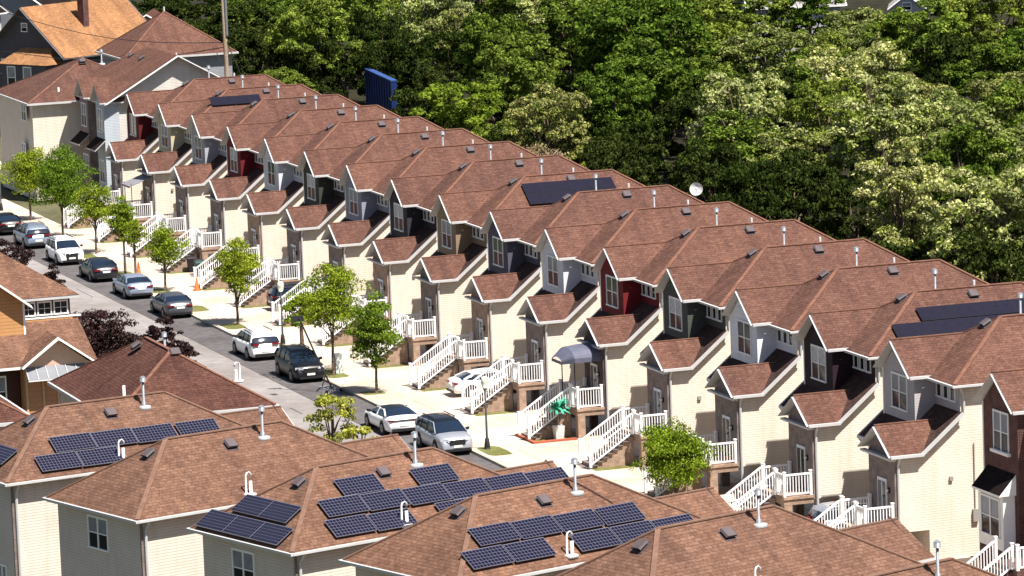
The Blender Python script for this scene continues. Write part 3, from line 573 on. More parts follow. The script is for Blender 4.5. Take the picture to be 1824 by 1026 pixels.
# orange-tan house at the left edge
TAN = siding('siding_orange_tan', (.44, .235, .10), .2, .7); DKB = plain('wall_dark_brown', (.06, .025, .02), .8); PINK = plain('stucco_pink', (.62, .40, .30), .9, var=.08)
BRS = siding('siding_rust', (.46, .22, .12), .3, .8); METR = plain('metal_roof_grey', (.16, .17, .19), .5, .2, var=.1)
def tan_house():
    t = empty('detached_house', (-58, -33.5, 0)); X0, Y0 = 58, 33.5
    w = MB(); w.box(-64+X0, -54.4+X0, -40+Y0, -27.3+Y0, 0, 8.25, DKB); w.build('wall', t)
    ww = MB(); A = -53.1+X0
    ww.box(-54.39+X0, A, -38+Y0, -30.3+Y0, 6.05, 8.2, TAN); ww.face([(A, -38+Y0, 8.2), (A, -30.3+Y0, 8.2), (A, -34.15+Y0, 11.1)], TAN)
    ww.box(A-.06, A+.03, -30.36+Y0, -30.24+Y0, 6.1, 8.2, WHITE); ww.build('gable_wing', t)
    b = MB(); b.box(A, A+.09, -38+Y0, -30.3+Y0, 6.0, 6.14, WHITE); b.box(-54.42+X0, -54.28+X0, -30.2+Y0, -26.7+Y0, 7.03, 7.12, WHITE); b.box(-54.38+X0, -54.3+X0, -30.2+Y0, -27.2+Y0, 6.7, 7.02, TAN); b.build('trim', t)
    r = MB(); ze = 8.3; a0, a1, b0, b1 = -65.5+X0, -54.0+X0, -41+Y0, -26.8+Y0; h = 5.75; zr = ze+3.6; E = ((a0+a1)/2, b0+h, zr); F = ((a0+a1)/2, b1-h, zr)
    for q in ([(a1, b0, ze), (a1, b1, ze), F, E], [(a0, b1, ze), (a0, b0, ze), E, F], [(a0, b0, ze), (a1, b0, ze), E], [(a1, b1, ze), (a0, b1, ze), F]): r.face(q, SHF)
    r.box(a0+.02, a1-.02, b0+.02, b1-.02, ze-.18, ze-.005, GUT)
    g1, g0, gc = -29.9+Y0, -38.4+Y0, -34.15+Y0
    r.slab([(A+.4, g1, 8.05), (-57+X0, g1, 8.05), (-57+X0, gc, 11.3), (A+.4, gc, 11.3)], .15, SHF, WHITE); r.slab([(A+.4, gc, 11.3), (-57+X0, gc, 11.3), (-57+X0, g0, 8.05), (A+.4, g0, 8.05)], .15, SHF, WHITE)
    r.beam((A+.42, g1+.02, 7.93), (A+.42, gc, 11.2), .05, .3, WHITE, (1, 0, 0)); r.build('roof', t)
    lr = MB(); e = -49.9+X0
    lr.slab([(e, -40+Y0, 5.05), (e, -26.9+Y0, 5.05), (-54.39+X0, -26.9+Y0, 6.95), (-54.39+X0, -40+Y0, 6.95)], .15, SHF, WHITE)
    g = -29.25+Y0; p = -49.4+X0
    lr.slab([(p, g+2.1, 5.1), (-52+X0, g+2.1, 5.1), (-52+X0, g, 6.65), (p, g, 6.65)], .12, SHF, WHITE); lr.slab([(p, g, 6.65), (-52+X0, g, 6.65), (-52+X0, g-2.1, 5.1), (p, g-2.1, 5.1)], .12, SHF, WHITE)
    lr.beam((p+.03, g+2.12, 5.0), (p+.03, g, 6.53), .05, .28, WHITE, (1, 0, 0)); lr.beam((p+.03, g-2.12, 5.0), (p+.03, g, 6.53), .05, .28, WHITE, (1, 0, 0)); lr.build('lower_roof', t)
    lw = MB(); q = -50.3+X0
    lw.box(-54+X0, q-.5, -39.5+Y0, g-2.0, 0, 5.0, DKB); lw.box(-54+X0, q+.5, g-1.95, g+1.95, 0, 5.0, BRS); lw.face([(q+.51, g-1.9, 5.0), (q+.51, g+1.9, 5.0), (q+.51, g, 6.45)], PINK)
    for yy in (-1.9, -.95, -.1, .05, 1.2): lw.box(q+.5, q+.56, g+yy, g+yy+.12, 0, 4.6, plain('post_tan', (.5, .33, .2), .7) if 'post_tan' not in MATS else MATS['post_tan'])
    lw.build('lower_wall', t)
    m_ = MB(); m_.slab([(q+1.35, g-1.9, 4.35), (q+1.35, g+1.6, 4.35), (q+.52, g+1.6, 5.0), (q+.52, g-1.9, 5.0)], .05, METR, WHITE)
    for i in range(7):
        yy = g-1.87+i*.57; m_.beam((q+1.35, yy, 4.38), (q+.52, yy, 5.04), .03, .04, GUT)
    m_.build('metal_awning', t)
    for yy in (-29.75, -28.8, -27.85): window(t, (-54.4+X0, yy+Y0, 7.6), .70, .66, 'x', 1, 1, sash=False, blind=False, grid=True)
    window(t, (q-.5, g-3.3, 3.6), .9, 1.6, 'x', 1, 1); window(t, (A, -33.4+Y0, 7.3), .9, 1.5, 'x', 1, 1)
    tag(t, 'house with orange-tan siding, three small square windows and white pediment, left edge', 'house'); return t
tan_house()
CO, cr = hip_house('detached_house', -28.5, -12.7, -47.5, -38.9, 8.3, 2.4, CREAMF, SHR, CAP, 'house with red-brown roof corner, at the left edge below the orange-tan house')
roof_bits(cr, None, [], [(7.0, 1.2, 9.35, True)])
# ------------------------------------------------------------------ far end houses
E1, e1r = hip_house('detached_house', -183.0, -169.4, -3.3, 9.5, 8.2, 2.9, CREAM, SH, CAP, 'wide cream house with brown hip roof at the far end of the street')
roof_bits(e1r, (.7, 1.5, 10.6, 1.1), [(1.2, -.3, 10.9, .5, 0)], [(5.2, -3.4, 8.75, False)])
window(E1, (6.4, 5.6, 7.6), .9, .9, 'x', 1, 1, sash=False, blind=False); window(E1, (4.6, -6.3, 7.4), 1.6, 1.4, 'y', -1, 2); window(E1, (3.8, -6.3, 3.9), 1.3, 1.4, 'y', -1, 2)
def gable_house(name, x, y, L, Wd, ze, rise, rz, wall, roofm, label, trim=WHITE, over=.5, wins=(), tri=None, cat='house'):
    """ridge along local x; gable ends at +-x"""
    t = empty(name, (x, y, 0), rz); a, b = L/2, Wd/2
    w = MB(); w.box(-a, a, -b, b, 0, ze, wall)
    for s_ in (-1, 1): w.face([(s_*a, -b, ze), (s_*a, b, ze), (s_*a, 0, ze+rise*b/(b+over))], tri or wall)
    w.build('wall', t); r = MB(); zb = ze-rise*over/(b+over)+.05; zt = ze+rise+.05-rise*over/(b+over)
    for s_ in (-1, 1):
        r.slab([(-a-over, s_*(b+over), zb), (a+over, s_*(b+over), zb), (a+over, 0, zt), (-a-over, 0, zt)], .14, roofm, trim)
        for q in (-1, 1): r.beam((q*(a+over+.03), s_*(b+over), zb-.1), (q*(a+over+.03), 0, zt-.1), .05, .32, trim, (1, 0, 0))
    ro = r.build('roof', t)
    for (c_, w_, h_, ax, sg, cols) in wins: window(t, c_, w_, h_, ax, sg, cols)
    tag(t, label, cat); return t, ro
WHW = siding('siding_white', (.52, .50, .47)); CHAR = siding('siding_charcoal', (.075, .075, .09), .16, .7); GREYW = siding('siding_grey', (.24, .25, .27))
BRP = brick('brick_pinkish_grey', (.26, .19, .18), (.2, .15, .15), (.3, .26, .25)); BAYB = siding('siding_pale_blue', (.42, .47, .52))
def end_house():
    t = empty('brick_townhouse', (-168.5, 7.2, 0)); w = MB(); X0, X1, Y0, Y1 = -8.4, 8.0, -5.0, 6.4; zr = 12.25; sl_ = .575; ze = zr-sl_*7.0
    w.face([(X1, Y0, 0), (X1, Y1, 0), (X1, Y1, zr-.1-sl_*Y1), (X1, 0, zr-.1), (X1, Y0, zr-.1+sl_*Y0)], WHW); w.face([(X0, Y0, 0), (X1, Y0, 0), (X1, Y0, zr+sl_*Y0-.1), (X0, Y0, zr+sl_*Y0-.1)], BRR); w.box(-6.5, 6.0, -5.6, -5.01, 0, 8.2, BRR)
    w.face([(X0, Y0, 0), (X0, Y0, ze), (X0, Y1, ze), (X0, Y1, 0)], WHW); w.face([(X0, Y1, 0), (X0, Y1, ze), (X1, Y1, ze), (X1, Y1, 0)], WHW); w.build('wall', t)
    r = MB(); g = X1+.6; h = X0-.6; rx = h+7.4
    r.slab([(h, -6.2, ze+.46), (g, -6.2, ze+.46), (g, 0, zr), (rx, 0, zr)], .15, SH, GUT); r.slab([(g, 7, ze), (h, 7, ze), (rx, 0, zr), (g, 0, zr)], .15, SH, GUT); r.slab([(h, 7, ze), (h, -6.2, ze+.46), (rx, 0, zr)], .15, SH, GUT)
    for q_, z_ in ((-6.2, .46), (7, 0)): r.beam((g+.03, q_, ze-.06+z_), (g+.03, 0, zr-.06), .05, .34, WHITE, (1, 0, 0))
    r.box(h, g, -6.32, -6.204, ze+.3, ze+.44, GUT); ro = r.build('roof', t); roof_bits(ro, None, [(1.5, -1.2, 11.55, 0, -.575), (-2.0, -1.2, 11.55, 0, -.575)], [], (3.5, 1.2, 11.6))
    for x, mt in ((6.75, BAYB), (1.2, BRP)):
        b = MB(); y = -6.3; b.box(x-1.35, x+1.35, y, Y0-.01, 0, 8.7, mt); b.face([(x-1.35, y, 8.7), (x+1.35, y, 8.7), (x, y, 10.0)], mt)
        b.slab([(x+1.7, y-.4, 8.75), (x+1.7, Y0+1.2, 8.75), (x, Y0+2.6, 10.2), (x, y-.4, 10.2)], .1, SH, GUT); b.slab([(x, y-.4, 10.2), (x, Y0+2.6, 10.2), (x-1.7, Y0+1.2, 8.75), (x-1.7, y-.4, 8.75)], .1, SH, GUT)
        bo = b.build('bay', t); window(bo, (x, y, 7.2), 1.5, 1.8, 'y', -1, 2); window(bo, (x, y, 3.0), 1.5, 1.7, 'y', -1, 2)
        a = MB(); a.slab([(x-1.6, y-.95, 4.9), (x+1.6, y-.95, 4.9), (x+1.6, y+.02, 5.75), (x-1.6, y+.02, 5.75)], .1, SHD, GUT); a.build('awning', bo)
    tag(t, 'two-gabled brick fronted house with a white gable end, far end of the row', 'townhouse'); return t
end_house()
HP, hpr = hip_house('detached_house', -203.5, -193.0, 10.9, 21.3, 9.3, 3.6, GREYW, SH, CAP, 'grey house with a brown pyramid roof, behind the gable end at the top left'); roof_bits(hpr, None, [], [], (0.0, 0, 12.9))
for yy in (-3.5, 0.5): window(HP, (4.87, yy, 7.4), 1.2, 1.3, 'x', 1, 1)
OH, ohr = gable_house('detached_house', -227, 14.5, 12.5, 10.4, 7.9, 4.7, R(-60), CHAR, SHO, 'charcoal house with a bright orange shingle roof and brick chimney, top left', trim=plain('trim_charcoal', (.09, .09, .10), .6),
    wins=[((6.25, -.2, 10.2), .7, .7, 'x', 1, 1), ((6.25, -3.2, 6.4), .8, 1.3, 'x', 1, 1)], over=.6)
ch = MB(); ch.box(.6, 1.3, 2.0, 2.8, 9.3, 13.0, BRR); ch.box(.5, 1.4, 1.9, 2.9, 13.0, 13.2, BRG); ch.build('chimney', ohr)
sb = MB(); sb.box(6.25, 8.2, -1.6, 4.6, 0, 6.9, CHAR); sb.face([(8.4, -1.9, 6.9), (8.4, 4.9, 6.9), (6.25, 3.6, 8.3), (6.25, -.6, 8.3)], SHO); sb.face([(8.4, -1.9, 6.9), (6.25, -.6, 8.3), (6.25, -1.9, 6.9)], SHO); sb.face([(8.4, 4.9, 6.9), (6.25, 4.9, 6.9), (6.25, 3.6, 8.3)], SHO)
sbo = sb.build('sunroom', OH); window(sbo, (8.2, -.2, 5.6), 1.0, 2.0, 'x', 1, 1); window(sbo, (8.2, 2.0, 5.6), 1.0, 2.0, 'x', 1, 1)
G1, _ = gable_house('detached_house', -258, 6, 12, 11, 9.5, 4, R(-50), siding('siding_pale_grey', (.42, .44, .45)), SHD, 'pale grey house in the top left corner, behind the charcoal one', wins=[((6, 1.5, 6.2), 1.3, 1.9, 'x', 1, 2), ((6, -2, 6.2), 1.3, 1.9, 'x', 1, 2), ((6, 0, 9.4), 1.3, 1.9, 'x', 1, 2)])
G3, _ = gable_house('detached_house', -262, 17.5, 8, 9, 9.0, 3.6, R(-30), siding('siding_slate', (.18, .2, .23)), SHD, 'slate blue house behind the ridge of the orange roof', wins=[((4, 2, 7.8), 1.0, 1.5, 'x', 1, 1), ((4, -2, 7.8), 1.0, 1.5, 'x', 1, 1)])
G2, _ = gable_house('detached_house', -262, 31.0, 7, 7, 5.8, 2.5, R(-20), siding('siding_salmon', (.5, .3, .25)), SHR, 'salmon sided house behind the right end of the orange roof', wins=[((3.5, 0, 5.0), 1.2, 1.2, 'x', 1, 2)])
ROFG = shingle('shingle_pale_grey', (.34, .33, .32), (.44, .43, .41), (.25, .25, .25))
G4, _ = gable_house('detached_house', -232, 91, 9, 9, 7.3, 3.0, R(75), siding('siding_light', (.4, .4, .42)), ROFG, 'pale grey house beyond the woods at the top, nearer the middle', wins=[((-2.6, -4.5, 6.2), 1.1, 1.5, 'y', -1, 2), ((-4.5, 0, 6.1), 1.6, 1.5, 'x', -1, 2), ((-4.5, -2.6, 6.1), 1.2, 1.5, 'x', -1, 2), ((1, -4.5, 6.2), 1.2, 1.5, 'y', -1, 2)])
G5, _ = gable_house('detached_house', -234, 105, 6, 3.4, 6.0, 1.5, R(-25), siding('siding_lilac', (.4, .4, .46)), ROFG, 'small gabled grey house peeking over the woods, nearer the right corner', wins=[((3, 0, 6.0), .8, .7, 'x', 1, 1)], over=.3)
# blue container
cb = MB(); BLUE = plain('container_blue', (.008, .028, .13), .55, var=.35, scale=.8); BLL = plain('container_blue_light', (.03, .07, .22), .6, var=.2)
n = 22
for i in range(n):
    y0 = -6+12*i/n; y1 = y0+12/n; d = .06 if i % 2 else 0
    cb.box(-.15, .25+d*2, y0*1.16, y1*1.16, 0, 6.0, BLUE)
co = cb.build('panel', None); ce = empty('metal_hoarding', (-196.3, 35.7, 0), R(-90)-.12, 'tall blue corrugated metal hoarding behind the row, against the trees', 'hoarding'); co.parent = ce
ct = MB(); ct.box(-.2, .42, -7, 7, 6.0, 6.12, BLL); ct.build('top_rail', ce)
# utility pole with wires
up_ = empty('utility_pole', (-176.7, 15.8, 0), 0, 'tall brown wooden utility pole behind the white gable end', 'utility pole')
pm = MB(); pm.tube([(0, 0, 0), (.1, 0, 10), (.0, 0, 22)], [.24, .2, .15], plain('pole_wood', (.30, .23, .16), .9, var=.25, scale=6), 10); pm.build('pole', up_, True)
wr = MB()
for (a, b_) in (((0, 0, 11.2), (-25, -14, 10.0)), ((0, 0, 11.6), (-40, -10, 12.2)), ((.1, 0, 12), (4.5, 3.5, 0)), ((0, .3, 10.8), (-14, 3, 9.5))):
    a = Vector(a); b_ = Vector(b_); pts = [a.lerp(b_, i/8)-Vector((0, 0, 1.0*math.sin(math.pi*i/8)*(1 if b_.z > 5 else 0))) for i in range(9)]; wr.tube(pts, .035, DARKM, 4)
wr.build('wires', up_); cp = MB(); cp.tube([(.28, .12, 12.2), (.28, .12, 22)], .12, GALV, 8); cp.build('conduit', up_)
sd = empty('satellite_dish', (-70.35, 17.5, -.95), 0, 'white round satellite dish on a mast behind the roof ridge', 'satellite dish')
d_ = MB(); cc = Vector((0, 0, 10.4)); ax = Vector((.93, -.35, .12)).normalized(); u_ = ax.cross(Vector((0, 0, 1))).normalized(); v_ = u_.cross(ax)
rings = [[cc+ax*(.12*(k/4)**2*1.2)+(u_*math.cos(t_)+v_*math.sin(t_))*(.42*k/4) for t_ in [2*math.pi*j/20 for j in range(20)]] for k in range(1, 5)]
for k in range(3):
    for j in range(20): d_.face([rings[k][j], rings[k][(j+1) % 20], rings[k+1][(j+1) % 20], rings[k+1][j]], PVC)
d_.face(rings[0], PVC); d_.build('dish', sd, True); ar = MB(); ar.tube([cc-v_*.45, cc+ax*.6-v_*.1], .02, GALV, 5); ar.ball(cc+ax*.62, .07, PVC); ar.tube([(-.05, 0, 0), (-.05, 0, 10.2)], .04, GALV, 6); ar.build('mast', sd)
# ------------------------------------------------------------------ ground
def sheet(name, pts, z, mat, kind='structure', th=None):
    g = MB()
    if th: g.slab([(x, y, z) for x, y in pts], th, mat, mat)
    else: g.face([(x, y, z) for x, y in pts], mat)
    o = g.build(name); o['kind'] = kind; return o
sheet('ground', [(-1600, -1200), (700, -1200), (700, 1200), (-1600, 1200)], -.16, GRND)
sheet('lawn', [(-260, -60), (90, -60), (90, 24), (-260, 24)], -.15, ground_mat('yard_ground', (.075, .07, .045), (.12, .12, .06), 1.2))
sheet('road', [(-330, -11.46), (90, -11.46), (90, -14.6), (30, -13.4), (0, -15.0), (-30, -16.2), (-330, -16.2)], -.13, ROAD)
sheet('parking_lane', [(-330, -8.75), (90, -8.75), (90, -11.46), (-330, -11.46)], -.128, ASPH)
sheet('pavement', [(-330, -8.55), (60, -8.55), (60, -4.9), (-330, -4.9)], 0.0, CONC, th=.14)
sheet('kerb', [(-330, -8.76), (60, -8.76), (60, -8.553), (-330, -8.553)], .012, CURB, th=.15)
sheet('far_kerb', [(-330, -16.45), (-31, -16.45), (-31, -16.25), (-330, -16.25)], .0, CURB, th=.15)
# gutter joint stripe between lane and road
j = MB(); j.box(-330, 60, -11.5, -11.44, -.1295, -.1255, plain('joint_dark', (.06, .055, .055), .9)); jo = j.build('road_joint'); jo['kind'] = 'structure'
dr = MB()
for k in range(-1, 16):
    x = -PITCH*k; dr.face([(x-1.3, -2.5, .0085), (x+1.9, -2.5, .0085), (x+1.9, 1.5, .0085), (x-1.3, 1.5, .0085)], CONC); dr.face([(x+1.3, -4.9, .004), (x+8.55, -4.9, .004), (x+8.55, 3.0, .004), (x+1.3, 3.0, .004)], CONC)
dv = dr.build('driveways'); dv['kind'] = 'structure'
rp_ = MB(); TAR = plain('tar_patch', (.055, .052, .054), .8, var=.2, scale=4)
for (x, y, l, w) in ((-57, -13.4, 2.6, .10), (-63.5, -12.9, .7, .45), (-84, -12.6, 6, .07), (-101, -13.9, 4, .08), (-52, -11.9, .6, .4), (-114, -12.4, 5, .07), (-71, -14.6, 3.5, .08), (-46, -12.9, 3, .07)):
    rp_.face([(x-l/2, y-w/2, -.126), (x+l/2, y-w/2+.2*w, -.126), (x+l/2*.96, y+w/2, -.126), (x-l/2*.97, y+w/2*.8, -.126)], TAR)
ro_ = rp_.build('road_repairs'); ro_['kind'] = 'structure'
gp = MB()
def patch(x0, x1, y0, y1, z):
    n = 16; cx_, cy_ = (x0+x1)/2, (y0+y1)/2; pts = []
    for i in range(n):
        a = 2*math.pi*i/n; s_, c_ = math.sin(a), math.cos(a); f = 1+rnd.uniform(-.05, .05)
        pts.append((cx_+(x1-x0)/2*math.copysign(abs(c_)**.4, c_)*f, cy_+(y1-y0)/2*math.copysign(abs(s_)**.5, s_)*f, z))
    gp.face(pts, GRASS)
for (x, l) in ((-37.4, 3.2), (-81.5, 3.2), (-91.3, 2.6), (-100.9, 3.0), (-60.1, 1.4), (-68.4, 3.6), (-110.9, 2), (-121, 3), (-133, 3), (-144, 3)): patch(x-l/2, x+l/2, -8.4, -7.0, .005)
for k in range(16):
    x = -PITCH*k; pass
    gp.face([(x-1.1, -4.9, .007), (x+1.5, -4.9, .007), (x+1.5, -2.5, .007), (x-1.1, -2.5, .007)], GRASS)
gg = gp.build('grass_patches'); gg['kind'] = 'stuff'; tag(gg, 'patches of yellowish grass between pavement and kerb', 'grass')
# ------------------------------------------------------------------ vehicles
TYRE = plain('tyre', (.008, .008, .009), .9, var=0); RIM = plain('wheel_rim', (.12, .125, .13), .35, .7, var=0); CGL = plain('car_glass', (.010, .018, .035), .05, var=0, spec=.7)
BLK = plain('black_plastic', (.015, .015, .017), .6, var=0); TAIL = plain('tail_light_red', (.16, .010, .014), .2, var=0); HEAD = plain('headlight', (.55, .58, .62), .15, .2, var=0); PLATE = plain('number_plate', (.75, .75, .72), .5, var=0)
CHRM = plain('chrome', (.6, .6, .62), .15, .9, var=0); ORNG = plain('cone_orange', (.75, .10, .015), .6, var=.05)
def paint(name, col, metal=.0, rough=.28):
    mt = plain(name, col, rough, metal, var=0, spec=.3); b = mt.node_tree.nodes['Principled BSDF']; b.inputs['Coat Weight'].default_value = .25; b.inputs['Coat Roughness'].default_value = .08; return mt
SHAPES = {
 # L, W, H, body top profile [(x, z)], cabin [(x, z)] roofline, belt z, plus wheel radius
 'sedan': dict(L=4.85, W=1.86, H=1.46, body=[(-2.42, .62), (-2.38, .95), (-2.2, 1.06), (-1.75, 1.08), (-1.0, 1.0), (.6, .96), (1.15, .98), (1.9, .86), (2.25, .74), (2.40, .60), (2.42, .45)],
     cab=[(-1.95, 1.07), (-1.25, 1.34), (-.7, 1.44), (-.1, 1.47), (.35, 1.43), (1.3, .97)], roof=(-1.18, .42), wb=2.8, r=.33),
 'coupe': dict(L=4.8, W=1.95, H=1.38, body=[(-2.4, .66), (-2.36, .96), (-2.2, 1.06), (-1.8, 1.05), (-1.0, .98), (.5, .94), (1.0, .98), (1.8, .90), (2.2, .76), (2.38, .6), (2.4, .42)],
     cab=[(-1.95, 1.05), (-1.15, 1.29), (-.6, 1.37), (-.1, 1.38), (.25, 1.33), (1.15, .97)], roof=(-.98, .28), wb=2.72, r=.35),
 'suv': dict(L=4.7, W=1.9, H=1.70, body=[(-2.35, .55), (-2.33, .9), (-2.28, 1.12), (-1.9, 1.14), (-1.0, 1.10), (.6, 1.06), (1.15, 1.12), (1.8, 1.06), (2.15, .96), (2.32, .75), (2.35, .5)],
     cab=[(-2.28, 1.12), (-2.0, 1.55), (-1.7, 1.68), (-.8, 1.72), (.1, 1.70), (.4, 1.64), (1.3, 1.11)], roof=(-1.95, .45), wb=2.75, r=.37),
}
def vehicle(kind, pm, name='parked_car', cat='car', rackc=False, roofm=None, front_grille=False):
    D = SHAPES[kind]; L, Wd, H = D['L'], D['W'], D['H']; t = empty(name); hw = Wd/2
    # body: loft over stations
    xs = np.linspace(-L/2, L/2, 33); bx, bz = zip(*D['body']); zt = np.interp(xs, bx, bz)
    def wf(x):  # half width along the length
        u = abs(x)/(L/2); return hw*(1-.17*max(0, (u-.72)/.28)**2)
    b = MB(); k = b.mi(pm); rows = []
    wx = (-D['wb']/2, D['wb']/2); wr_ = D['r']
    for x, z in zip(xs, zt):
        w = wf(x); e = max(0, (abs(x)/(L/2)-.93)/.07)
        zb = .24+.06*e; mid = min(.58, z-.12); ring = []
        half = [(0, zb), (w*.86, zb), (w*.97, zb+.10), (w, mid), (w*.985, max(mid+.04, z-.16)), (w*.90, z-.045), (w*.72, z), (0, z+.025)]
        for y, q in half: ring.append((x, y, q))
        for y, q in half[-2:0:-1]: ring.append((x, -y, q))
        rows.append(len(b.v)); b.v += ring
    nr = 14
    for i in range(len(rows)-1):
        for j in range(nr): b.f.append((rows[i]+j, rows[i+1]+j, rows[i+1]+(j+1) % nr, rows[i]+(j+1) % nr)); b.m.append(k)
    b.f.append(tuple(rows[0]+j for j in range(nr))); b.m.append(k); b.f.append(tuple(rows[-1]+nr-1-j for j in range(nr))); b.m.append(k)
    bo = b.build('body', t, True)
    # glasshouse
    cx_, cz = zip(*D['cab']); x0, x1 = cx_[0], cx_[-1]; xs = np.linspace(x0, x1, 19); zt = np.interp(xs, cx_, cz); zbelt = lambda x: float(np.interp(x, bx, bz))
    g = MB(); kg = g.mi(CGL); kr = g.mi(roofm or pm); rows = []; ra, rb = D['roof']
    for x, z in zip(xs, zt):
        zb_ = zbelt(x)-.06; hgt = max(.0, z-zbelt(x)); wtop = hw*(.90-.24*min(1, hgt/(H-1.0))); wb_ = hw*.90; z = max(z, zb_+.05)
        ring = [(x, wb_, zb_), (x, (wb_+wtop)/2+.02, (zb_+z)/2), (x, wtop, z-.05), (x, wtop*.82, z-.008), (x, 0, z+.012), (x, -wtop*.82, z-.008), (x, -wtop, z-.05), (x, -(wb_+wtop)/2-.02, (zb_+z)/2), (x, -wb_, zb_)]
        rows.append(len(g.v)); g.v += ring
    for i in range(len(rows)-1):
        xm = (xs[i]+xs[i+1])/2
        for j in range(8):
            roofy = (2 <= j <= 5) and ra-.08 <= xm <= rb+.12
            g.f.append((rows[i]+j, rows[i]+j+1, rows[i+1]+j+1, rows[i+1]+j)); g.m.append(kr if roofy else kg)
    g.build('cabin', t, True)
    # pillars
    for s_ in (-1, 1):
        p = MB()
        def cp(x, f):
            z = float(np.interp(x, cx_, cz)); hgt = max(0, z-zbelt(x)); wt = hw*(.90-.24*min(1, hgt/(H-1.0))); wb_ = hw*.90; zb_ = zbelt(x)-.02; return (x, s_*(wb_+(wt-wb_)*f+.012), zb_+(z-.04-zb_)*f)
        p.beam(cp(x1-.05, .1), cp(rb, 1.0), .05, .07, pm); p.beam(cp(x0+.12, .1), cp(ra, 1.0), .07, .12, pm)
        for xm in ((-.25,) if kind == 'coupe' else (-.3, -1.25 if kind == 'suv' else -1.05)): p.beam(cp(xm, 0), cp(xm, 1), .02, .06, BLK if kind != 'coupe' else pm)
        p.beam(cp(ra, 1.0), cp(rb, 1.0), .04, .05, pm); p.build('pillars', t)
    # wheels, arches
    for x in wx:
        for s_ in (-1, 1):
            y = s_*(wf(x)-.115); a = MB(); a.tube([(x, s_*(wf(x)-.35), wr_+.02), (x, s_*(wf(x)+.004), wr_+.02)], wr_+.075, BLK, 20); a.build('wheel_arch', t)
            w = MB(); w.tube([(x, y-.11*1, wr_), (x, y+.13, wr_)] if s_ > 0 else [(x, y+.11, wr_), (x, y-.13, wr_)], wr_, TYRE, 20); wo_ = w.build('wheel', t)
            q = MB(); q.tube([(x, s_*(wf(x)-.1), wr_), (x, s_*(wf(x)+.022), wr_)], wr_*.66, RIM, 14); q.tube([(x, s_*(wf(x)-.1), wr_), (x, s_*(wf(x)+.026), wr_)], wr_*.2, BLK, 8); q.build('rim', wo_)
    # front and rear
    z0 = float(np.interp(L/2-.12, bx, bz))
    def fb(name, xa, xb, ya, yb, za, zb_, mat):
        q = MB(); q.box(xa, xb, ya, yb, za, zb_, mat); return q.build(name, t)
    fx = L/2
    for s_ in (-1, 1):
        lo, hi = (z0-.14, z0-.02) if kind != 'suv' else (.80, .92)
        q = MB(); q.hexa([(fx-.30, s_*wf(fx-.1)*.99, lo), (fx-.02, s_*hw*.45, lo), (fx+.015, s_*hw*.45, lo), (fx-.22, s_*wf(fx-.2)*1.012, lo), (fx-.30, s_*wf(fx-.1)*.99, hi), (fx-.06, s_*hw*.5, hi), (fx-.0, s_*hw*.5, hi), (fx-.24, s_*wf(fx-.2)*1.01, hi)], HEAD); q.build('headlight', t)
        tz = {'sedan': (.79, .91), 'coupe': (.82, .90), 'suv': (.95, 1.07)}[kind]; q = MB(); w_ = wf(fx)*1.0
        q.hexa([(-fx+.2, s_*wf(fx-.2)*1.008, tz[0]), (-fx-.012, s_*w_*.99, tz[0]), (-fx-.014, s_*w_*.52, tz[0]+.02), (-fx+.2, s_*w_*.5, tz[0]+.02), (-fx+.26, s_*wf(fx-.2)*1.0, tz[1]), (-fx-.008, s_*w_*.96, tz[1]), (-fx-.01, s_*w_*.55, tz[1]-.01), (-fx+.2, s_*w_*.5, tz[1]-.01)], TAIL); q.build('tail_light', t)
        q = MB(); mx_ = x1-.42; q.hexa([(mx_-.07, s_*hw*.93, zbelt(mx_)+.0), (mx_+.07, s_*hw*.93, zbelt(mx_)+.0), (mx_+.05, s_*(hw+.17), zbelt(mx_)+.03), (mx_-.05, s_*(hw+.17), zbelt(mx_)+.03), (mx_-.07, s_*hw*.93, zbelt(mx_)+.12), (mx_+.07, s_*hw*.93, zbelt(mx_)+.12), (mx_+.05, s_*(hw+.17), zbelt(mx_)+.17), (mx_-.05, s_*(hw+.17), zbelt(mx_)+.17)], pm if kind == 'sedan' else BLK); q.build('wing_mirror', t)
    gz = (.42, z0-.12) if kind != 'suv' else (.60, .86)
    fb('grille', fx-.1, fx+.012, -hw*.44, hw*.44, gz[0] if not front_grille else .38, gz[1], BLK); fb('front_bumper', fx-.2, fx+.018, -hw*.72, hw*.72, .26, .40, BLK)
    fb('rear_bumper', -fx-.014, -fx+.2, -hw*.74, hw*.74, .28, .42 if kind != 'suv' else .46, BLK); fb('number_plate', -fx-.022, -fx+.1, -.26, .26, .66 if kind == 'sedan' else .55, .78 if kind == 'sedan' else .69, PLATE); fb('number_plate', fx-.05, fx+.026, -.24, .24, .46, .58, PLATE)
    if kind == 'coupe': fb('light_bar', -fx-.013, -fx+.2, -hw*.5, hw*.5, .84, .88, BLK)
    if kind == 'suv' or rackc:
        zc_ = H+.02
        for s_ in (-1, 1): q = MB(); q.beam((-1.7, s_*hw*.62, zc_+.03), (.2, s_*hw*.62, zc_+.03), .04, .04, BLK); q.build('roof_rail', t)
    return t
CG = 'cars parked along the kerb'
P_ = dict(bk=paint('paint_black', (.003, .0035, .006), 0, .4), wh=paint('paint_white', (.78, .78, .78)), sv=paint('paint_silver', (.36, .38, .42), .4), bs=paint('paint_silver_blue', (.27, .32, .40), .4), gr=paint('paint_grey', (.085, .088, .10), .4), dg=paint('paint_dark_grey', (.02, .022, .03), .3), sg=paint('paint_steel_blue', (.20, .24, .31), .4), ib=paint('roof_black', (.008, .01, .015)))
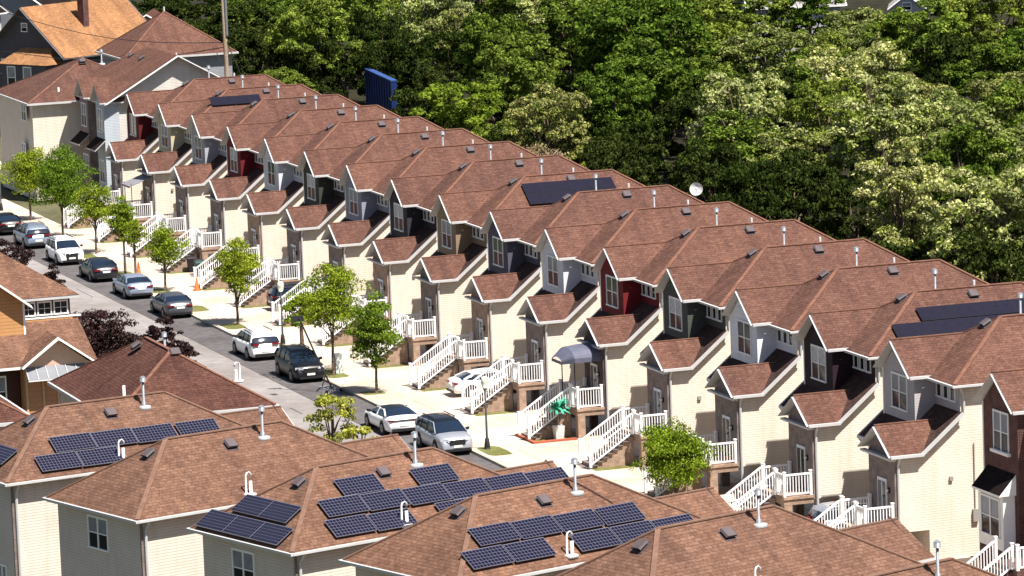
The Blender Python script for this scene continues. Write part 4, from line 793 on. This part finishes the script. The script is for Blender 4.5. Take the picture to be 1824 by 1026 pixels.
# (kind, paint, nose toward +x?, near end x, centre y, label, extras)
for (kd, pk, nose, nx, cy_, lb, ex) in (
    ('sedan', 'bk', 0, -149.6, -9.65, 'black sedan at the left edge, farthest car up the street', {}),
    ('suv', 'sg', 0, -140.0, -9.65, 'steel blue hatch-backed car seen from behind, just behind the black sedan at the left edge', {}),
    ('suv', 'wh', 1, -129.1, -9.65, 'white car facing the camera with a large black grille, near the street trees', {'front_grille': True}),
    ('sedan', 'dg', 0, -118.5, -9.65, 'near-black sedan seen from behind, right after the white car facing the camera', {}),
    ('sedan', 'bs', 0, -108.4, -9.65, 'silver-blue sedan seen from behind beside the orange cone', {}),
    ('sedan', 'gr', 0, -97.7, -9.65, 'grey sedan seen from behind, in front of a grass patch', {}),
    ('suv', 'wh', 0, -76.6, -9.65, 'white crossover seen from behind, left of the black off-roader', {}),
    ('suv', 'bk', 1, -66.6, -9.65, 'black off-roader facing the camera, next to the fallen hoop', {}),
    ('coupe', 'wh', 0, -45.5, -10.35, 'white coupe with a dark rear window, seen from behind', {'roofm': P_['ib']}),
    ('suv', 'sv', 1, -37.7, -9.75, 'silver off-roader with a black roof facing the camera', {'roofm': P_['ib']})):
    v = vehicle(kd, P_[pk], **ex); L = SHAPES[kd]['L']; v.location = (nx-L/2, cy_, -.128); v.rotation_euler = (0, 0, 0 if nose else math.pi); v.scale = (1.06,)*3
    tag(v, lb, 'car', CG)
for (kd, pk, x, y, lb) in (('sedan', 'wh', -56.3, -1.6, 'white sedan in a driveway between two white staircases'), ('suv', 'bk', -97.0, -1.2, 'dark car in a driveway half hidden by a round street tree'),
                           ('suv', 'sv', -5.6, .4, 'silver car in the driveway nearest the bottom right corner'), ('sedan', 'dg', -15.6, .6, 'dark grey car in the driveway right of the low leafy tree'), ('sedan', 'dg', -46.2, 1.6, 'dark car under the raised porch left of the domed canopy')):
    v = vehicle(kd, P_[pk]); v.location = (x, y, .005); v.rotation_euler = (0, 0, math.pi/2); tag(v, lb, 'car', 'cars in driveways')
# ------------------------------------------------------------------ street furniture
def lamp_post():
    t = empty('street_lamp'); p = MB(); p.tube([(0, 0, 0), (0, 0, .15), (0, 0, .6), (0, 0, .65), (0, 0, 3.3)], [.17, .17, .11, .065, .05], DARKM, 10); p.build('pole', t, True)
    h = MB(); h.tube([(0, 0, 3.25), (0, 0, 3.45)], [.06, .13], DARKM, 10); h.tube([(0, 0, 3.45), (0, 0, 3.75), (0, 0, 4.0), (0, 0, 4.12)], [.14, .23, .21, .08], plain('lamp_globe', (.62, .6, .48), .35, var=0), 12); h.tube([(0, 0, 4.12), (0, 0, 4.22)], [.07, .02], DARKM, 8); h.build('lamp_head', t, True); return t
l1 = lamp_post(); l2 = copy_tree(l1); l3 = copy_tree(l1)
for l, x, y, lb in ((l1, -38.16, -7.85, 'black street lamp with a pale globe, beside the silver off-roader'), (l2, -81.9, -7.0, 'black street lamp rising behind the black off-roader and the twin-stemmed tree'), (l3, -165.0, -7.0, 'black street lamp at the left edge, far up the street')):
    l.location = (x, y, 0); tag(l, lb, 'street lamp', 'street lamps')
def cone():
    c = MB(); c.tube([(0, 0, .04), (0, 0, .95)], [.19, .035], ORNG, 14); c.box(-.26, .26, -.26, .26, 0, .045, ORNG); return c.build('traffic_cone', None, True)
c1 = cone(); c1.location = (-119.9, -6.9, .0); tag(c1, 'orange traffic cone on the pavement behind the silver-blue sedan', 'traffic cone', 'traffic cones')
c2 = copy_tree(c1); c2.location = (-109.6, -5.3, .0); tag(c2, 'orange traffic cone at the foot of a white staircase', 'traffic cone', 'traffic cones')
def bin_(x, y, mat, lb):
    t = empty('wheelie_bin', (x, y, 0)); b = MB(); b.hexa([(-.22, -.22, .05), (.22, -.22, .05), (.22, .22, .05), (-.22, .22, .05), (-.3, -.3, 1.0), (.3, -.3, 1.0), (.3, .3, 1.0), (-.3, .3, 1.0)], mat); b.build('bin_body', t)
    l = MB(); l.hexa([(-.33, -.34, 1.0), (.33, -.34, 1.0), (.33, .33, 1.0), (-.33, .33, 1.0), (-.28, -.3, 1.09), (.28, -.3, 1.09), (.28, .3, 1.12), (-.28, .3, 1.12)], mat); l.build('lid', t)
    for s_ in (-1, 1):
        w = MB(); w.tube([(s_*.24, .3, .12), (s_*.3, .3, .12)], .12, TYRE, 12); w.build('wheel', t)
    tag(t, lb, 'bin', 'wheelie bins by the stairs'); return t
GRN = plain('bin_green', (.012, .06, .045), .5, var=.1); bin_(-116.6, -3.2, GRN, 'dark green wheelie bin beside a white staircase behind the small street tree'); bin_(-117.6, -3.0, BLK, 'black wheelie bin left of the dark green one'); bin_(-119.2, -3.1, BLK, 'black wheelie bin, leftmost of the three by the tree')
ub = MB(); ub.box(-.28, .28, -.2, .2, 0, 1.15, plain('utility_box_white', (.62, .68, .70), .5, var=.05)); ub.box(-.31, .31, -.23, .23, 1.152, 1.2, PVC); uo = ub.build('utility_box'); uo.location = (-68.6, -7.3, 0); tag(uo, 'pale utility box standing at the kerb behind the street tree', 'utility box')
# portable basketball hoop leaning on the kerb
hp = empty('basketball_hoop', (-62.6, -9.6, -.12), R(10), 'portable basketball hoop with a grey base on the asphalt beside the black off-roader', 'basketball hoop')
q = MB(); GB = plain('hoop_base_grey', (.22, .21, .22), .6, var=.1); q.hexa([(-.9, -.55, .0), (.5, -.55, 0), (.5, .55, 0), (-.9, .55, 0), (-.75, -.42, .28), (.35, -.42, .22), (.35, .42, .22), (-.75, .42, .28)], GB); q.build('base', hp)
q = MB(); q.tube([(.3, 0, .2), (-.25, -.5, 1.7), (-1.2, -1.3, 4.5)], .055, DARKM, 8); q.build('pole', hp); q = MB(); q.beam((-.5, -.3, .25), (-.05, -.25, 1.1), .05, .05, GB); q.build('brace', hp)
q = MB(); q.hexa([(-1.35, -1.75, 4.3), (-1.3, -1.77, 4.3), (-1.1, -1.0, 4.3), (-1.15, -.98, 4.3), (-1.4, -1.8, 4.65), (-1.35, -1.82, 4.65), (-1.15, -1.05, 4.65), (-1.2, -1.03, 4.65)], DARKM); q.build('backboard', hp)
q = MB(); pts = [(-1.0+.23*math.cos(a), -1.45+.23*math.sin(a), 4.2) for a in [2*math.pi*i/12 for i in range(13)]]; q.tube(pts, .02, DARKM, 5, False); q.build('rim', hp)
for s_ in (-1, 1):
    q = MB(); q.tube([(.45, s_*.42, .1), (.45, s_*.52, .1)], .1, TYRE, 10); q.build('wheel', hp)
# palm in a white planter and its brick edging
pe = MB(); RB = plain('edging_red', (.33, .09, .05), .9, var=.2); pe.box(-41.4, -38.3, -5.1, -4.9, .01, .12, RB); pe.box(-38.5, -38.3, -4.9, -2.5, .01, .119, RB); po = pe.build('edging'); tag(po, 'red brick edging around the foot of the stairs by the canopy', 'edging')
pt = empty('potted_palm', (-38.95, -3.35, 0), 0, 'green palm in a tall white pot below the canopy landing', 'potted plant')
q = MB(); q.hexa([(-.22, -.22, 0), (.22, -.22, 0), (.22, .22, 0), (-.22, .22, 0), (-.28, -.28, .8), (.28, -.28, .8), (.28, .28, .8), (-.28, .28, .8)], PVC); q.build('pot', pt)
q = MB(); q.tube([(0, 0, .7), (0, 0, 1.5)], .07, BARK, 6); q.build('trunk', pt)
q = MB(); PG = plain('palm_green', (.05, .32, .20), .6, var=.3)
for i in range(46):
    a = rnd.uniform(0, 6.28); ln = rnd.uniform(.6, 1.15); el = rnd.uniform(-.1, 1.0); pp = Vector((0, 0, 1.7)); d = Vector((math.cos(a)*math.cos(el), math.sin(a)*math.cos(el), math.sin(el)))
    sd_ = d.cross(Vector((0, 0, 1))).normalized()*.07; w0 = pp+d*ln*.5; w1 = pp+d*ln-Vector((0, 0, .2*ln)); q.face([pp-sd_*.3, w0-sd_, w1, w0+sd_], PG); q.face([pp, w0+Vector((0, 0, .05)), w1+sd_, w0+sd_*2], PG)
q.build('fronds', pt)
# ------------------------------------------------------------------ trees
def leafcloud(n, size, centers, mat_ids, seed, flat=.0):
    """n leaf quads scattered on clumps: centers = [(x,y,z,r)], returns verts, faces, mats"""
    g = np.random.default_rng(seed); C_ = np.array(centers); w = C_[:, 3]**2; idx = g.choice(len(C_), n, p=w/w.sum())
    d = g.normal(size=(n, 3)); d[:, 2] = np.abs(d[:, 2])*.9-.25*g.random(n); d /= np.linalg.norm(d, axis=1)[:, None]
    rad = C_[idx, 3]*(.4+.65*g.random(n)**.6); pos = C_[idx, :3]+d*rad[:, None]*np.array([1, 1, .75])
    nrm = d+g.normal(size=(n, 3))*.55; nrm /= np.linalg.norm(nrm, axis=1)[:, None]
    a = np.cross(nrm, g.normal(size=(n, 3))); a /= np.linalg.norm(a, axis=1)[:, None]; b = np.cross(nrm, a)
    s = size*(.6+.8*g.random(n))[:, None]; a = a*s; b = b*s*.62
    V = np.stack([pos-a, pos+b*.9-a*.1, pos+a, pos-b*.9+a*.1], 1).reshape(-1, 3)
    F = np.arange(4*n).reshape(-1, 4); return V, F, idx, pos
def tree_meshes(name, H, rad, zbase, n, leaf, mats, seed, ncl=40, shape=1.0, blossom=0.0, limbs=7, trunk_r=.14, core=.5, cr=.27, lobes=0):
    g = random.Random(seed); cz = (H+zbase)/2; rz = (H-zbase)/2; cen = []
    if lobes:
        L_ = []
        for i in range(lobes):
            th = i*2.4+g.uniform(-.4, .4); u = -.75+1.65*(i+.5)/lobes+g.uniform(-.12, .12); q = math.sqrt(max(0, 1-min(1, abs(u))**2)); f = g.uniform(.5, .72)
            L_.append((rad*f*q*math.cos(th), rad*f*q*math.sin(th), cz+rz*.74*u, rad*g.uniform(.30, .44)))
        for l in L_:
            for j in range(max(3, ncl//lobes)):
                a = g.uniform(0, 6.283); v = g.uniform(-.25, 1); w = math.sqrt(1-v*v); cen.append((l[0]+l[3]*w*math.cos(a)*.8, l[1]+l[3]*w*math.sin(a)*.8, l[2]+l[3]*v*.62, rad*g.uniform(.09, .17)))
    for i in range(0 if lobes else ncl):
        th = g.uniform(0, 6.283); u = g.uniform(-1, 1); q = math.sqrt(1-u*u); f = g.uniform(core, .86); taper = (1-.35*shape*max(0, u))*(1-.2*max(0, -u))
        cen.append((rad*f*q*math.cos(th)*taper, rad*f*q*math.sin(th)*taper, cz+rz*f*u, rad*g.uniform(cr*.6, cr*1.25)))
    for i in range(3 if lobes else ncl//4): cen.append((g.uniform(-.4, .4)*rad, g.uniform(-.4, .4)*rad, cz+g.uniform(-.5, .6)*rz, rad*.3))
    V, F, idx, pos = leafcloud(n, leaf, cen, None, seed)
    me = bpy.data.meshes.new(name+'_crown'); me.from_pydata(V.tolist(), [], F.tolist())
    for mt in mats: me.materials.append(mt)
    if len(mats) > 1:
        gg_ = np.random.default_rng(seed+1); cl = gg_.random(len(cen)); hz = (pos[:, 2]-zbase)/(H-zbase); pr = np.clip(blossom*(.35+.9*cl[idx])*(0.5+.9*hz), 0, .95)
        me.polygons.foreach_set('material_index', (gg_.random(n) < pr).astype(int))
    me.update()
    t = MB(); top = (g.uniform(-.1, .1)*rad, g.uniform(-.1, .1)*rad, cz+rz*.4)
    t.tube([(0, 0, -.1), (0, 0, zbase*.6), (top[0]*.5, top[1]*.5, (zbase+cz)/2), top], [trunk_r*1.25, trunk_r, trunk_r*.75, trunk_r*.25], BARK, 8)
    for i in range(limbs):
        c_ = cen[g.randrange(len(cen))]; z0 = zbase*.8+(cz-zbase)*g.uniform(0, .9); p0 = (0, 0, z0); mid = (c_[0]*.5, c_[1]*.5, (z0+c_[2])/2+.1); t.tube([p0, mid, c_[:3]], [trunk_r*.5, trunk_r*.32, trunk_r*.12], BARK, 5)
    to = t.build(name+'_trunk', None, True); tm = to.data; bpy.data.objects.remove(to); return me, tm
def plant_tree(me, tm, x, y, s=1.0, rz=0.0, name='tree', label=None, cat='tree', group=None, z=0, sz=None):
    t = empty(name, (x, y, z), rz, label, cat, group); t.scale = (s, s, sz or s)
    for n_, d_ in (('crown', me), ('trunk', tm)):
        o = bpy.data.objects.new(n_, d_); COL.objects.link(o); o.parent = t
    return t
SG = 'street trees along the pavement'
ST = [ # x, y, height, radius, crown base, n, label
 (-157.3, -6.3, 5.9, 2.4, 1.4, 7000, 'street tree farthest up the road, bushy green crown beside the big one'), (-144.0, -6.8, 7.3, 2.75, 1.4, 11000, 'largest street tree on the left, dense dark green crown above the steel blue car'),
 (-133.6, -6.7, 5.3, 2.0, 1.5, 4200, 'pale airy street tree behind the white car that faces the camera'), (-121.1, -7.6, 5.8, 1.25, 1.9, 3000, 'slim street tree, left stem of the close pair by the cone'),
 (-118.8, -7.4, 4.4, 1.0, 1.8, 1500, 'slim small street tree, right stem of the close pair by the cone'), (-110.7, -7.3, 4.9, 1.55, 1.2, 3200, 'small street tree in front of the bins, behind the silver-blue sedan'),
 (-92.0, -7.2, 5.8, 1.85, 1.35, 6500, 'round dense street tree right of the grey sedan'), (-67.9, -7.8, 6.9, 2.3, 2.0, 6800, 'broad street tree above the black off-roader'),
 (-59.9, -7.5, 6.1, 1.85, 1.35, 6800, 'pointed dark green street tree left of the first white staircase and the driveway sedan'), (-17.7, -4.5, 4.5, 2.0, .3, 8000, 'low wide bright green tree in front of the pale white bay, right of centre')]
for i, (x, y, h, r_, zb, n, lb) in enumerate(ST):
    me, tm = tree_meshes('street', h*1.03, r_*1.17, zb, int(n*1.9), .072, [L_ST if i not in (8, 1) else L_FE], 100+i, ncl=75 if i != 9 else 110, cr=.26, shape=1.5 if i in (3, 5, 8) else .9, trunk_r=.085, limbs=9, core=.15)
    plant_tree(me, tm, x, y, rz=i*1.3, label=lb, name='street_tree', group=SG)
me, tm = tree_meshes('sapling', 3.6, 1.35, .8, 1900, .10, [L_ST], 140, ncl=18); plant_tree(me, tm, -79.5, -6.4, label='short bushy tree left of the lamp post behind the white crossover', name='street_tree', group=SG)
me, tm = tree_meshes('yellow', 5.2, 1.75, 1.2, 2300, .09, [L_YE], 141, ncl=20, core=.5); plant_tree(me, tm, -33.0, -18.2, label='yellow-green young tree behind the roofs, left of the white coupe', name='young_tree')
me, tm = tree_meshes('yellow2', 4.1, 1.2, 2.0, 900, .11, [L_YE], 142, ncl=14, core=.5); plant_tree(me, tm, -27.0, -18.5, label='sparse yellow-green shrub tips just below the white coupe', name='young_tree')
for i, (x, y, h, r_, lb) in enumerate(((-73.5, -21.6, 5.0, 1.9, 'large purple-leaved shrub clump right of the orange-tan house'), (-70.2, -20.5, 4.7, 1.6, 'purple-leaved shrub just right of the largest one'), (-75.3, -17.2, 3.2, .8, 'small purple shrub at the roof peak of the red-brown hip roof'),
    (-73.2, -16.9, 3.9, .9, 'tall thin purple shrub behind the red-brown ridge'), (-69.3, -16.9, 3.9, .9, 'rightmost purple shrub at the left kerb'), (-107.5, -16.2, 3.2, 1.1, 'purple shrub above the orange-tan roof, below the white car'), (-118.6, -16.2, 3.3, 1.3, 'purple shrub by the road at the left edge'), (-123.5, -16.3, 3.3, 1.2, 'purple shrub cut by the left edge of the photo'))):
    me, tm = tree_meshes('purple', h*1.05, r_*1.15, .0, 7000 if r_ > 1.5 else 2600, .085, [L_PU], 160+i, ncl=60 if r_ > 1.5 else 26, limbs=5, trunk_r=.06, core=.2, cr=.28); plant_tree(me, tm, x, y, label=lb, name='purple_shrub', cat='shrub', group='purple-leaved shrubs on the near side')
me, tm = tree_meshes('plum', 7.8, 2.9, 2.2, 3500, .2, [L_PU], 180, ncl=30); plant_tree(me, tm, -214, 14.6, label='dark purple plum tree in front of the orange-roofed house', name='plum_tree')
# woodland
WV = {}
def variant(key, **kw): WV[key] = [tree_meshes('wood_'+key, **dict(kw, seed=sd_)) for sd_ in (kw['seed'], kw['seed']+17)]
variant('g', H=13, rad=4.6, zbase=2.0, n=19000, leaf=.15, mats=[L_MD], seed=300, ncl=170, trunk_r=.25, limbs=14, lobes=17)
variant('d', H=13, rad=4.6, zbase=2.0, n=19000, leaf=.15, mats=[L_DK], seed=310, ncl=170, trunk_r=.25, limbs=14, lobes=16)
variant('f', H=10, rad=4.0, zbase=1.0, n=17000, leaf=.12, mats=[L_FE], seed=320, ncl=150, trunk_r=.2, limbs=12, lobes=18)
variant('t', H=15, rad=5.8, zbase=2.0, n=28000, leaf=.16, mats=[L_DK], seed=350, ncl=260, trunk_r=.3, limbs=16, lobes=24)
variant('k', H=9, rad=4.4, zbase=.6, n=13000, leaf=.14, mats=[L_KK], seed=360, ncl=90, trunk_r=.25, lobes=12)  # dark-leaved trees standing in for shaded gaps
variant('c', H=13, rad=4.6, zbase=2.0, n=21000, leaf=.13, mats=[L_MD, L_BL], seed=330, ncl=200, blossom=1.0, trunk_r=.25, limbs=16, lobes=17)
variant('p', H=13, rad=4.6, zbase=2.0, n=20000, leaf=.14, mats=[L_MD, L_PB], seed=340, ncl=200, blossom=1.0, trunk_r=.25, limbs=16, lobes=17)
KL = {'g': 'mid green woodland tree', 'd': 'dark green woodland tree', 'f': 'fresh green feathery tree', 't': 'huge dark green tree', 'k': 'nearly black shaded tree', 'c': 'cream blossomed tree', 'p': 'olive-cream blossomed tree'}
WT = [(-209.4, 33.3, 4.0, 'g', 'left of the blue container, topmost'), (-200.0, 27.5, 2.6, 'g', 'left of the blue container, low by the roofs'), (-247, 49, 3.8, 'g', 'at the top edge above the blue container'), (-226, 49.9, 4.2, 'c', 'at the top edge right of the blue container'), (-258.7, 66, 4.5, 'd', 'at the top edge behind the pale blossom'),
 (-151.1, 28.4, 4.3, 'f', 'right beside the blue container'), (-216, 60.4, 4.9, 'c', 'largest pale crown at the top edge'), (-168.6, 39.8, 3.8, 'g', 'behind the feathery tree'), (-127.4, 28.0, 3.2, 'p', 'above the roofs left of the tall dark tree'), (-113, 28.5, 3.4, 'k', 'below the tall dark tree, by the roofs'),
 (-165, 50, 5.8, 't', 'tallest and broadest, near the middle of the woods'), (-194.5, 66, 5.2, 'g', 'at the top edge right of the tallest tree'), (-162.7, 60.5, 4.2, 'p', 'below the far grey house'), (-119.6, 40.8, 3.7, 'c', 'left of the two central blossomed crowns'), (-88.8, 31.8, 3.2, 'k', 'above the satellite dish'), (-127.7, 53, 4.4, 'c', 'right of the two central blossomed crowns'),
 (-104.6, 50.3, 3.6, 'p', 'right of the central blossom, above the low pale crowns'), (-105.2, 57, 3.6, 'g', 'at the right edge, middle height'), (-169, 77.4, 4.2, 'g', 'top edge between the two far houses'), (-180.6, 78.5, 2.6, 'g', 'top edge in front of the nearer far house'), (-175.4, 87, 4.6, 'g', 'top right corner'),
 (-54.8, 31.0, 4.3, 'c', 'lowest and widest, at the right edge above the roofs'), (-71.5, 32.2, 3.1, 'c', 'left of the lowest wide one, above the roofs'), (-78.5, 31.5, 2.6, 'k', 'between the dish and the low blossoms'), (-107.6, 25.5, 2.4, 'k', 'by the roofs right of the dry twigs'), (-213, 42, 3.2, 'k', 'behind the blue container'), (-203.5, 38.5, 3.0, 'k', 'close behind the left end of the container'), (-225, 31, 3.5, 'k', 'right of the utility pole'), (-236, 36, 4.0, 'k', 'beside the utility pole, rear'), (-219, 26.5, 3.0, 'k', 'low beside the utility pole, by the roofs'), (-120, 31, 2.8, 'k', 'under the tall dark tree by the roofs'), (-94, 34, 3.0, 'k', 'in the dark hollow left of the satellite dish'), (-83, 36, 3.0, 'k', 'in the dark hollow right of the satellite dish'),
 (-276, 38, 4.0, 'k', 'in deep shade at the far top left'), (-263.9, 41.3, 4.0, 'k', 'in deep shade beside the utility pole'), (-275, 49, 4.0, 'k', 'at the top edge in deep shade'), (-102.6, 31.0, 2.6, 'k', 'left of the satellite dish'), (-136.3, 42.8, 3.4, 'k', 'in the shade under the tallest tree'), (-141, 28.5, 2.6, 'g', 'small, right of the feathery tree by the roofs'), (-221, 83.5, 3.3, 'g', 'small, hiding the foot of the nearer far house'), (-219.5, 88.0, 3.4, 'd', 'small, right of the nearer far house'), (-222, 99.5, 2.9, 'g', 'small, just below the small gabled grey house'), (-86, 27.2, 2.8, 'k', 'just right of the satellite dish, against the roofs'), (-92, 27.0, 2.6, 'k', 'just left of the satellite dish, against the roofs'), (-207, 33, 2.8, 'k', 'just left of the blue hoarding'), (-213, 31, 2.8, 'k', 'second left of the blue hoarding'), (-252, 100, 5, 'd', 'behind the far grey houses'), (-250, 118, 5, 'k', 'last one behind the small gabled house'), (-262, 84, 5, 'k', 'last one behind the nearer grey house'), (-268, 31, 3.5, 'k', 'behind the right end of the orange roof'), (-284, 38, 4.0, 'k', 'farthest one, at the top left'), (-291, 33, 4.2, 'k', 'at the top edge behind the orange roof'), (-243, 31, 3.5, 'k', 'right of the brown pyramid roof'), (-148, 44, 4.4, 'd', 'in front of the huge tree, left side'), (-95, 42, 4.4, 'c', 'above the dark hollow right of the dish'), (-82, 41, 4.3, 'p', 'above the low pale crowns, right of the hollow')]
used = []
for i, (x, y, r_, k_, lb) in enumerate(WT):
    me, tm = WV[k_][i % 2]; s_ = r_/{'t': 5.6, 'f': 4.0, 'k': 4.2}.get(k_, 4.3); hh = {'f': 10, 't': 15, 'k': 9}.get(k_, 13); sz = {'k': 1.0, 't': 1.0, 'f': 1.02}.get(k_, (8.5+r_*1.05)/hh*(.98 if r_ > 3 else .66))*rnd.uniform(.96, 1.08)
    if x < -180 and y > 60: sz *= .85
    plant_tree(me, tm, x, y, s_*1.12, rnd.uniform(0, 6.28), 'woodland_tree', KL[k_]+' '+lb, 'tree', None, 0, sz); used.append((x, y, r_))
# fillers across the wood: denser rows of ordinary trees between the ones above
def u_px0(x, y):
    q = m.inverted() @ Vector((x, y, 7)); return 912+8000*q.x/-q.z
nf = 0
FL = {'g': 'mid green crown packed among its neighbours in the wood', 'd': 'dark green crown packed among its neighbours in the wood', 'p': 'olive blossomed crown packed among its neighbours in the wood', 'k': 'nearly black shaded crown filling a gap between brighter trees'}
for i in range(4000):
    x = rnd.uniform(-330, -28); f_ = (x+28)/-302.0; y = rnd.uniform(25.5, 62+58*f_)
    if any((x-a)**2+(y-b)**2 < (3.4+.45*r_)**2 for a, b, r_ in used): continue
    if x < -205 and y < 30: continue
    dx, dy = x+188, y-35
    if (y-91 > -.45*(x+232)-26 and x > -232 and 1290 < u_px0(x, y) < 1460 and y > 66) or (y > 84 and 1590 < u_px0(x, y) < 1650) or dx*dx+dy*dy < 60 or (24 < y < 36 and -200 < x < -172) or (abs(x+196) < 9 and abs(y-35) < 5) or (abs(x+232) < 8 and abs(y-91) < 8) or (abs(x+234) < 6 and abs(y-105) < 6): continue
    p_ = m.inverted() @ Vector((x, y, 7)); u_px = 912+8000*p_.x/-p_.z
    if not (380 < u_px < 1930): continue
    v_px = 513-8000*p_.y/-p_.z
    if v_px < -90: continue
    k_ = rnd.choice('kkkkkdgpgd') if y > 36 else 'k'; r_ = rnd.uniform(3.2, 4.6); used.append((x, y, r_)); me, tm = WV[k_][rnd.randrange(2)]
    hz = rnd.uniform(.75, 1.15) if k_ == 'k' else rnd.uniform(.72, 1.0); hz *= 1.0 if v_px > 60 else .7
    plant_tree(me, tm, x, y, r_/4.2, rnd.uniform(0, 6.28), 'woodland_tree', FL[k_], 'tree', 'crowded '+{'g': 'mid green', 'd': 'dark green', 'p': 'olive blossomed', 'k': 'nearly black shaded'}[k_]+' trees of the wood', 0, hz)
    nf += 1
    if nf > 130: break
for i, (x, y, h, r_, mt, lb) in enumerate(((-66, 23.5, 3.4, 1.6, L_FE, 'bright green shrub just behind the roofs right of the satellite dish'), (-61.5, 23.2, 3.0, 1.5, L_FE, 'bright green shrub behind the roofs, second right of the dish'), (-53.5, 23.4, 3.0, 1.6, L_FE, 'bright green shrub behind the roofs, left of the wide pale blossoms'),
    (-118, 24.0, 5.5, 2.4, L_DRY, 'bare pinkish brown twiggy shrub behind the roof with the wide solar array'), (-123, 25.0, 5.0, 2.0, L_DRY, 'smaller bare twiggy shrub behind the roofs, left of the pinkish brown one'))):
    me, tm = tree_meshes('shrub', h*1.6, r_, .5, 2600, .12 if mt is L_FE else .1, [mt], 400+i, ncl=40, core=.35, cr=.22, trunk_r=.05); plant_tree(me, tm, x, y, label=lb, name='wild_shrub', cat='shrub')
print('fillers', nf, 'things', len(used))
